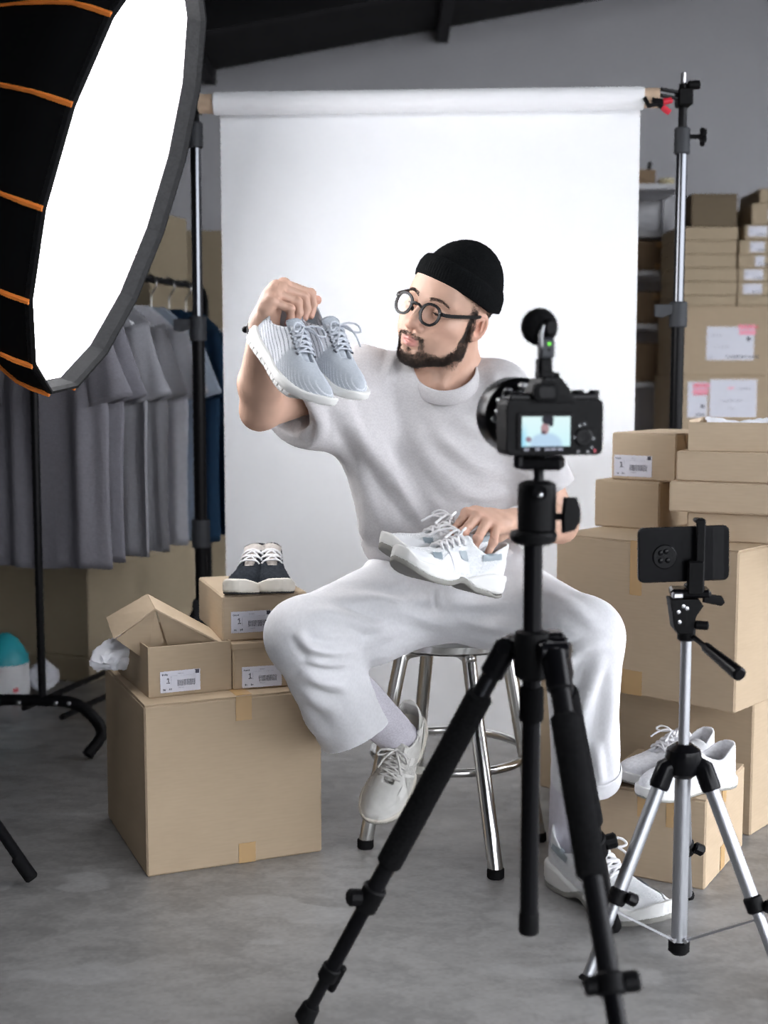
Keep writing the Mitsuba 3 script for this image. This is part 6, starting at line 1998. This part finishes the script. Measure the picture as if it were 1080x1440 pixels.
# hem at the waist and the neck hole
Ft.op(lambda p: p[..., 2] - (0.600 + 0.10 * np.clip(2.74 - p[..., 1], -0.1, 0.2)), lo_, hi_, 0.006, 'sub')
NC, NN = at(626, 526, 2.705), unit(V(-0.06, -0.52, 0.84))
Ft.cone(NC - NN * 0.03, NC + NN * 0.10, 0.055, 0.078, 0.006, 'sub')
tee = Ft.mesh(6)
tee = fold(tee, [(p_, a_ * (1.5 if a_ > 0.009 else 0.85), w_) for p_, a_, w_ in [([(505, 590), (535, 640), (565, 690), (600, 735)], 0.013, 13), ([(478, 560), (505, 620), (545, 690)], 0.010, 12), ([(545, 560), (600, 640), (655, 700)], 0.005, 14),
                 ([(610, 610), (660, 650), (715, 665)], 0.006, 10), ([(640, 690), (680, 700), (722, 690)], 0.008, 9), ([(630, 580), (680, 610), (720, 620)], 0.005, 9), ([(560, 740), (600, 772), (640, 775)], 0.007, 9),
                 ([(505, 700), (510, 740), (505, 775)], 0.005, 9), ([(525, 520), (520, 545), (500, 560)], 0.006, 8), ([(560, 490), (545, 525), (520, 560)], 0.005, 8), ([(690, 520), (700, 560), (695, 600)], 0.006, 10),
                 ([(440, 570), (452, 595), (450, 620)], 0.006, 8), ([(415, 575), (425, 600), (420, 620)], 0.005, 7), ([(515, 775), (560, 788), (620, 790)], 0.006, 6), ([(690, 760), (710, 775), (722, 785)], 0.008, 7), ([(600, 600), (640, 630), (690, 640)], 0.004, 10), ([(560, 640), (590, 690), (640, 740)], 0.006, 11), ([(500, 640), (515, 690), (530, 740)], 0.006, 10)]])
tee = wrinkle(tee, 0.0018, 22, 5)
st = part(man, 't_shirt', tee, 'tee', True)
CM = frame(NC, z=NN, x=(1, 0, 0))
cr = []
for q_, z_ in ((1.17, -0.022), (1.19, -0.016), (1.14, -0.002), (1.05, 0.0055), (1.00, 0.006), (0.985, 0.003), (1.02, -0.012)):
    cr.append(np.array([V(0.0625 * q_ * math.cos(a_), 0.0645 * q_ * math.sin(a_), z_ + 0.010 * math.cos(2 * a_) * 0.5) for a_ in np.linspace(0, 2 * np.pi, 72, endpoint=False)]))
part(st, 'collar', moved(loft(cr, cap=False), CM), 'tee_rib', True)

# trousers
hemRc, hemLc = at(503, 1030, 2.625), at(824, 1098, 2.53)
Fp = Field((-0.32, 2.28, 0.16), (0.56, 3.0, 0.72), 0.0045)
lo_, hi_ = Fp.lo, Fp.lo + Fp.h * (Fp.n - 1)
Fp.ell((0.146, 2.80, 0.560), (0.190, 0.145, 0.100), 0.05)
Fp.cone((0.146, 2.80, 0.60), (0.130, 2.79, 0.67), 0.12, 0.125, 0.03)
Fp.cone(hipR + V(0.01, -0.02, 0.01), kneeR + V(0.018, 0.014, -0.004), 0.098, 0.068, 0.06)
Fp.cone(hipL + V(-0.01, -0.02, 0.01), kneeL + V(-0.008, 0.012, -0.004), 0.096, 0.073, 0.06)
Fp.cone(V(0.146, 2.655, 0.540), V(0.146, 2.80, 0.56), 0.075, 0.09, 0.06)
Fp.cone(at(522, 892, 2.585), at(592, 866, 2.67), 0.058, 0.055, 0.05)
Fp.cone(at(690, 868, 2.66), at(745, 880, 2.58), 0.058, 0.058, 0.05)
Fp.cone(kneeR + V(0.018, 0.014, -0.004), hemRc, 0.069, 0.0765, 0.03)
Fp.cone(kneeL + V(-0.008, 0.012, -0.004), hemLc, 0.073, 0.066, 0.03)
for e, c, rr_ in ((hemRc, kneeR, 0.0765), (hemLc, kneeL, 0.066)):
    d = unit(e - c)
    if e is hemLc:
        d = unit(d + V(0, 0.1, -0.35))
    else:
        d = unit(d * V(1, 0.1, 1))
    pl = e
    Fp.op(lambda p, pl=pl, d=d, e=e: np.maximum(-((p - pl.astype(np.float32)) @ d.astype(np.float32)), np.linalg.norm(p - e.astype(np.float32), axis=-1) - 0.12), e - 0.12, e + 0.12, 0.003, 'sub')
    Fp.cone(e - d * 0.022, e + d * 0.03, rr_ - 0.012, rr_ - 0.009, 0.004, 'sub')
tr_ = Fp.mesh(6)
tr_ = fold(tr_, [(p_, a_ * 1.3, w_) for p_, a_, w_ in [([(450, 842), (520, 845), (590, 868), (640, 880)], 0.008, 10), ([(430, 862), (470, 862), (520, 880), (560, 895)], 0.007, 9), ([(505, 835), (560, 845), (610, 845)], 0.006, 8),
                 ([(418, 885), (435, 910), (470, 918), (505, 915)], 0.010, 8), ([(428, 925), (455, 932), (500, 930)], 0.008, 7), ([(420, 945), (450, 958), (490, 965)], 0.007, 9), ([(415, 960), (440, 985), (480, 1000)], 0.006, 9),
                 ([(400, 960), (430, 1010), (465, 1045)], 0.006, 9), ([(505, 905), (530, 890), (560, 880)], -0.006, 7), ([(520, 940), (560, 915), (600, 900)], 0.005, 9),
                 ([(613, 828), (612, 840), (614, 862)], -0.004, 4), ([(630, 850), (680, 850), (730, 845)], 0.007, 9), ([(640, 870), (690, 880), (735, 885)], 0.006, 9), ([(760, 835), (800, 850), (845, 885)], 0.004, 10),
                 ([(855, 905), (815, 915), (795, 935), (788, 950)], 0.010, 9), ([(850, 920), (832, 960), (815, 1020), (808, 1080)], 0.008, 10), ([(866, 940), (858, 1000), (850, 1060)], 0.006, 9), ([(838, 1040), (842, 1080), (846, 1105)], 0.005, 7),
                 ([(792, 960), (788, 1010), (790, 1060)], 0.006, 9)]])
tr_ = wrinkle(tr_, 0.0014, 20, 9)
pt_ = part(man, 'trousers', tr_, 'trouser', True)
for e, c, rr_ in ((hemRc, kneeR, 0.0765), (hemLc, kneeL, 0.066)):
    d = unit(e - c)
    if e is hemLc:
        d = unit(d + V(0, 0.1, -0.35))
    else:
        d = unit(d * V(1, 0.1, 1))
    hm = moved(lathe([(rr_ - 0.004, -0.001), (rr_ + 0.0015, -0.0005), (rr_ + 0.0034, 0.006), (rr_ + 0.0046, 0.030), (rr_ + 0.002, 0.034)], 48, cap=False), frame(e, z=-d))
    part(pt_, 'hem', wrinkle(hm, 0.002, 30, 3), 'trouser', True)
# socks
for a, k in ((ankR, kneeR), (ankL, kneeL)):
    d = unit(k - a)
    part(man, 'sock', wrinkle(tube([a - d * 0.035, a, a + d * 0.05, a + d * 0.12, a + d * 0.18], [0.040, 0.041, 0.044, 0.047, 0.047], 32, smooth_path=4), 0.0015, 60, 4), 'sock', True)
# wrist band
wd = unit(wrR - elR)
part(man, 'wristband', moved(lathe([(0.027, -0.006), (0.0305, -0.005), (0.0315, 0), (0.0305, 0.005), (0.027, 0.006)], 32, cap=False), frame(wrR - wd * 0.012, z=wd)), 'black_plastic', True)
part(man, 'wristband_bead', ball(wrR - wd * 0.012 + V(-0.033, 0.0, 0.0), 0.006, 2), 'black_plastic', True)
# worn shoes
s1 = f'{man}__shoe'
f1 = unit(V(-0.36, -0.50, -0.76)); u1 = V(-0.15, -0.80, 0.50)
h1 = ankR - f1 * 0.052 - unit(u1 - f1 * np.dot(u1, f1)) * 0.088 + V(0.022, 0, 0.014)
B1 = shoe_frame(h1, h1 + f1, u1)
t2 = onz(934, 1309, 0); h2 = onz(760, 1226, 0)
f2 = unit(t2 - h2); h2b = t2 - f2 * 0.30
B2_ = shoe_frame(h2b, t2, V(0, 0, 1))
for B_, mir, sty, L_, lab in ((B1, 1, 'worn', 0.270, 'off-white chunky sneaker on the foot ring'), (B2_, -1, 'worn_white', 0.30, 'white chunky sneaker flat on the floor')):
    base = key_for(f'{man}__shoe')
    first = True
    for nm, m, mt, uv in shoe_parts(sty if sty == 'worn' else 'chunky', mir, L_):
        mm = moved(m, B_ @ np.diag([0.92, 0.90, 0.92, 1.0]) if sty == 'worn' else B_)
        if nm == 'upper':
            scene[base] = mikit.ply(mm, mt, True)
            labels[base] = {'label': lab}
        else:
            part(base, nm, mm, mt, True)
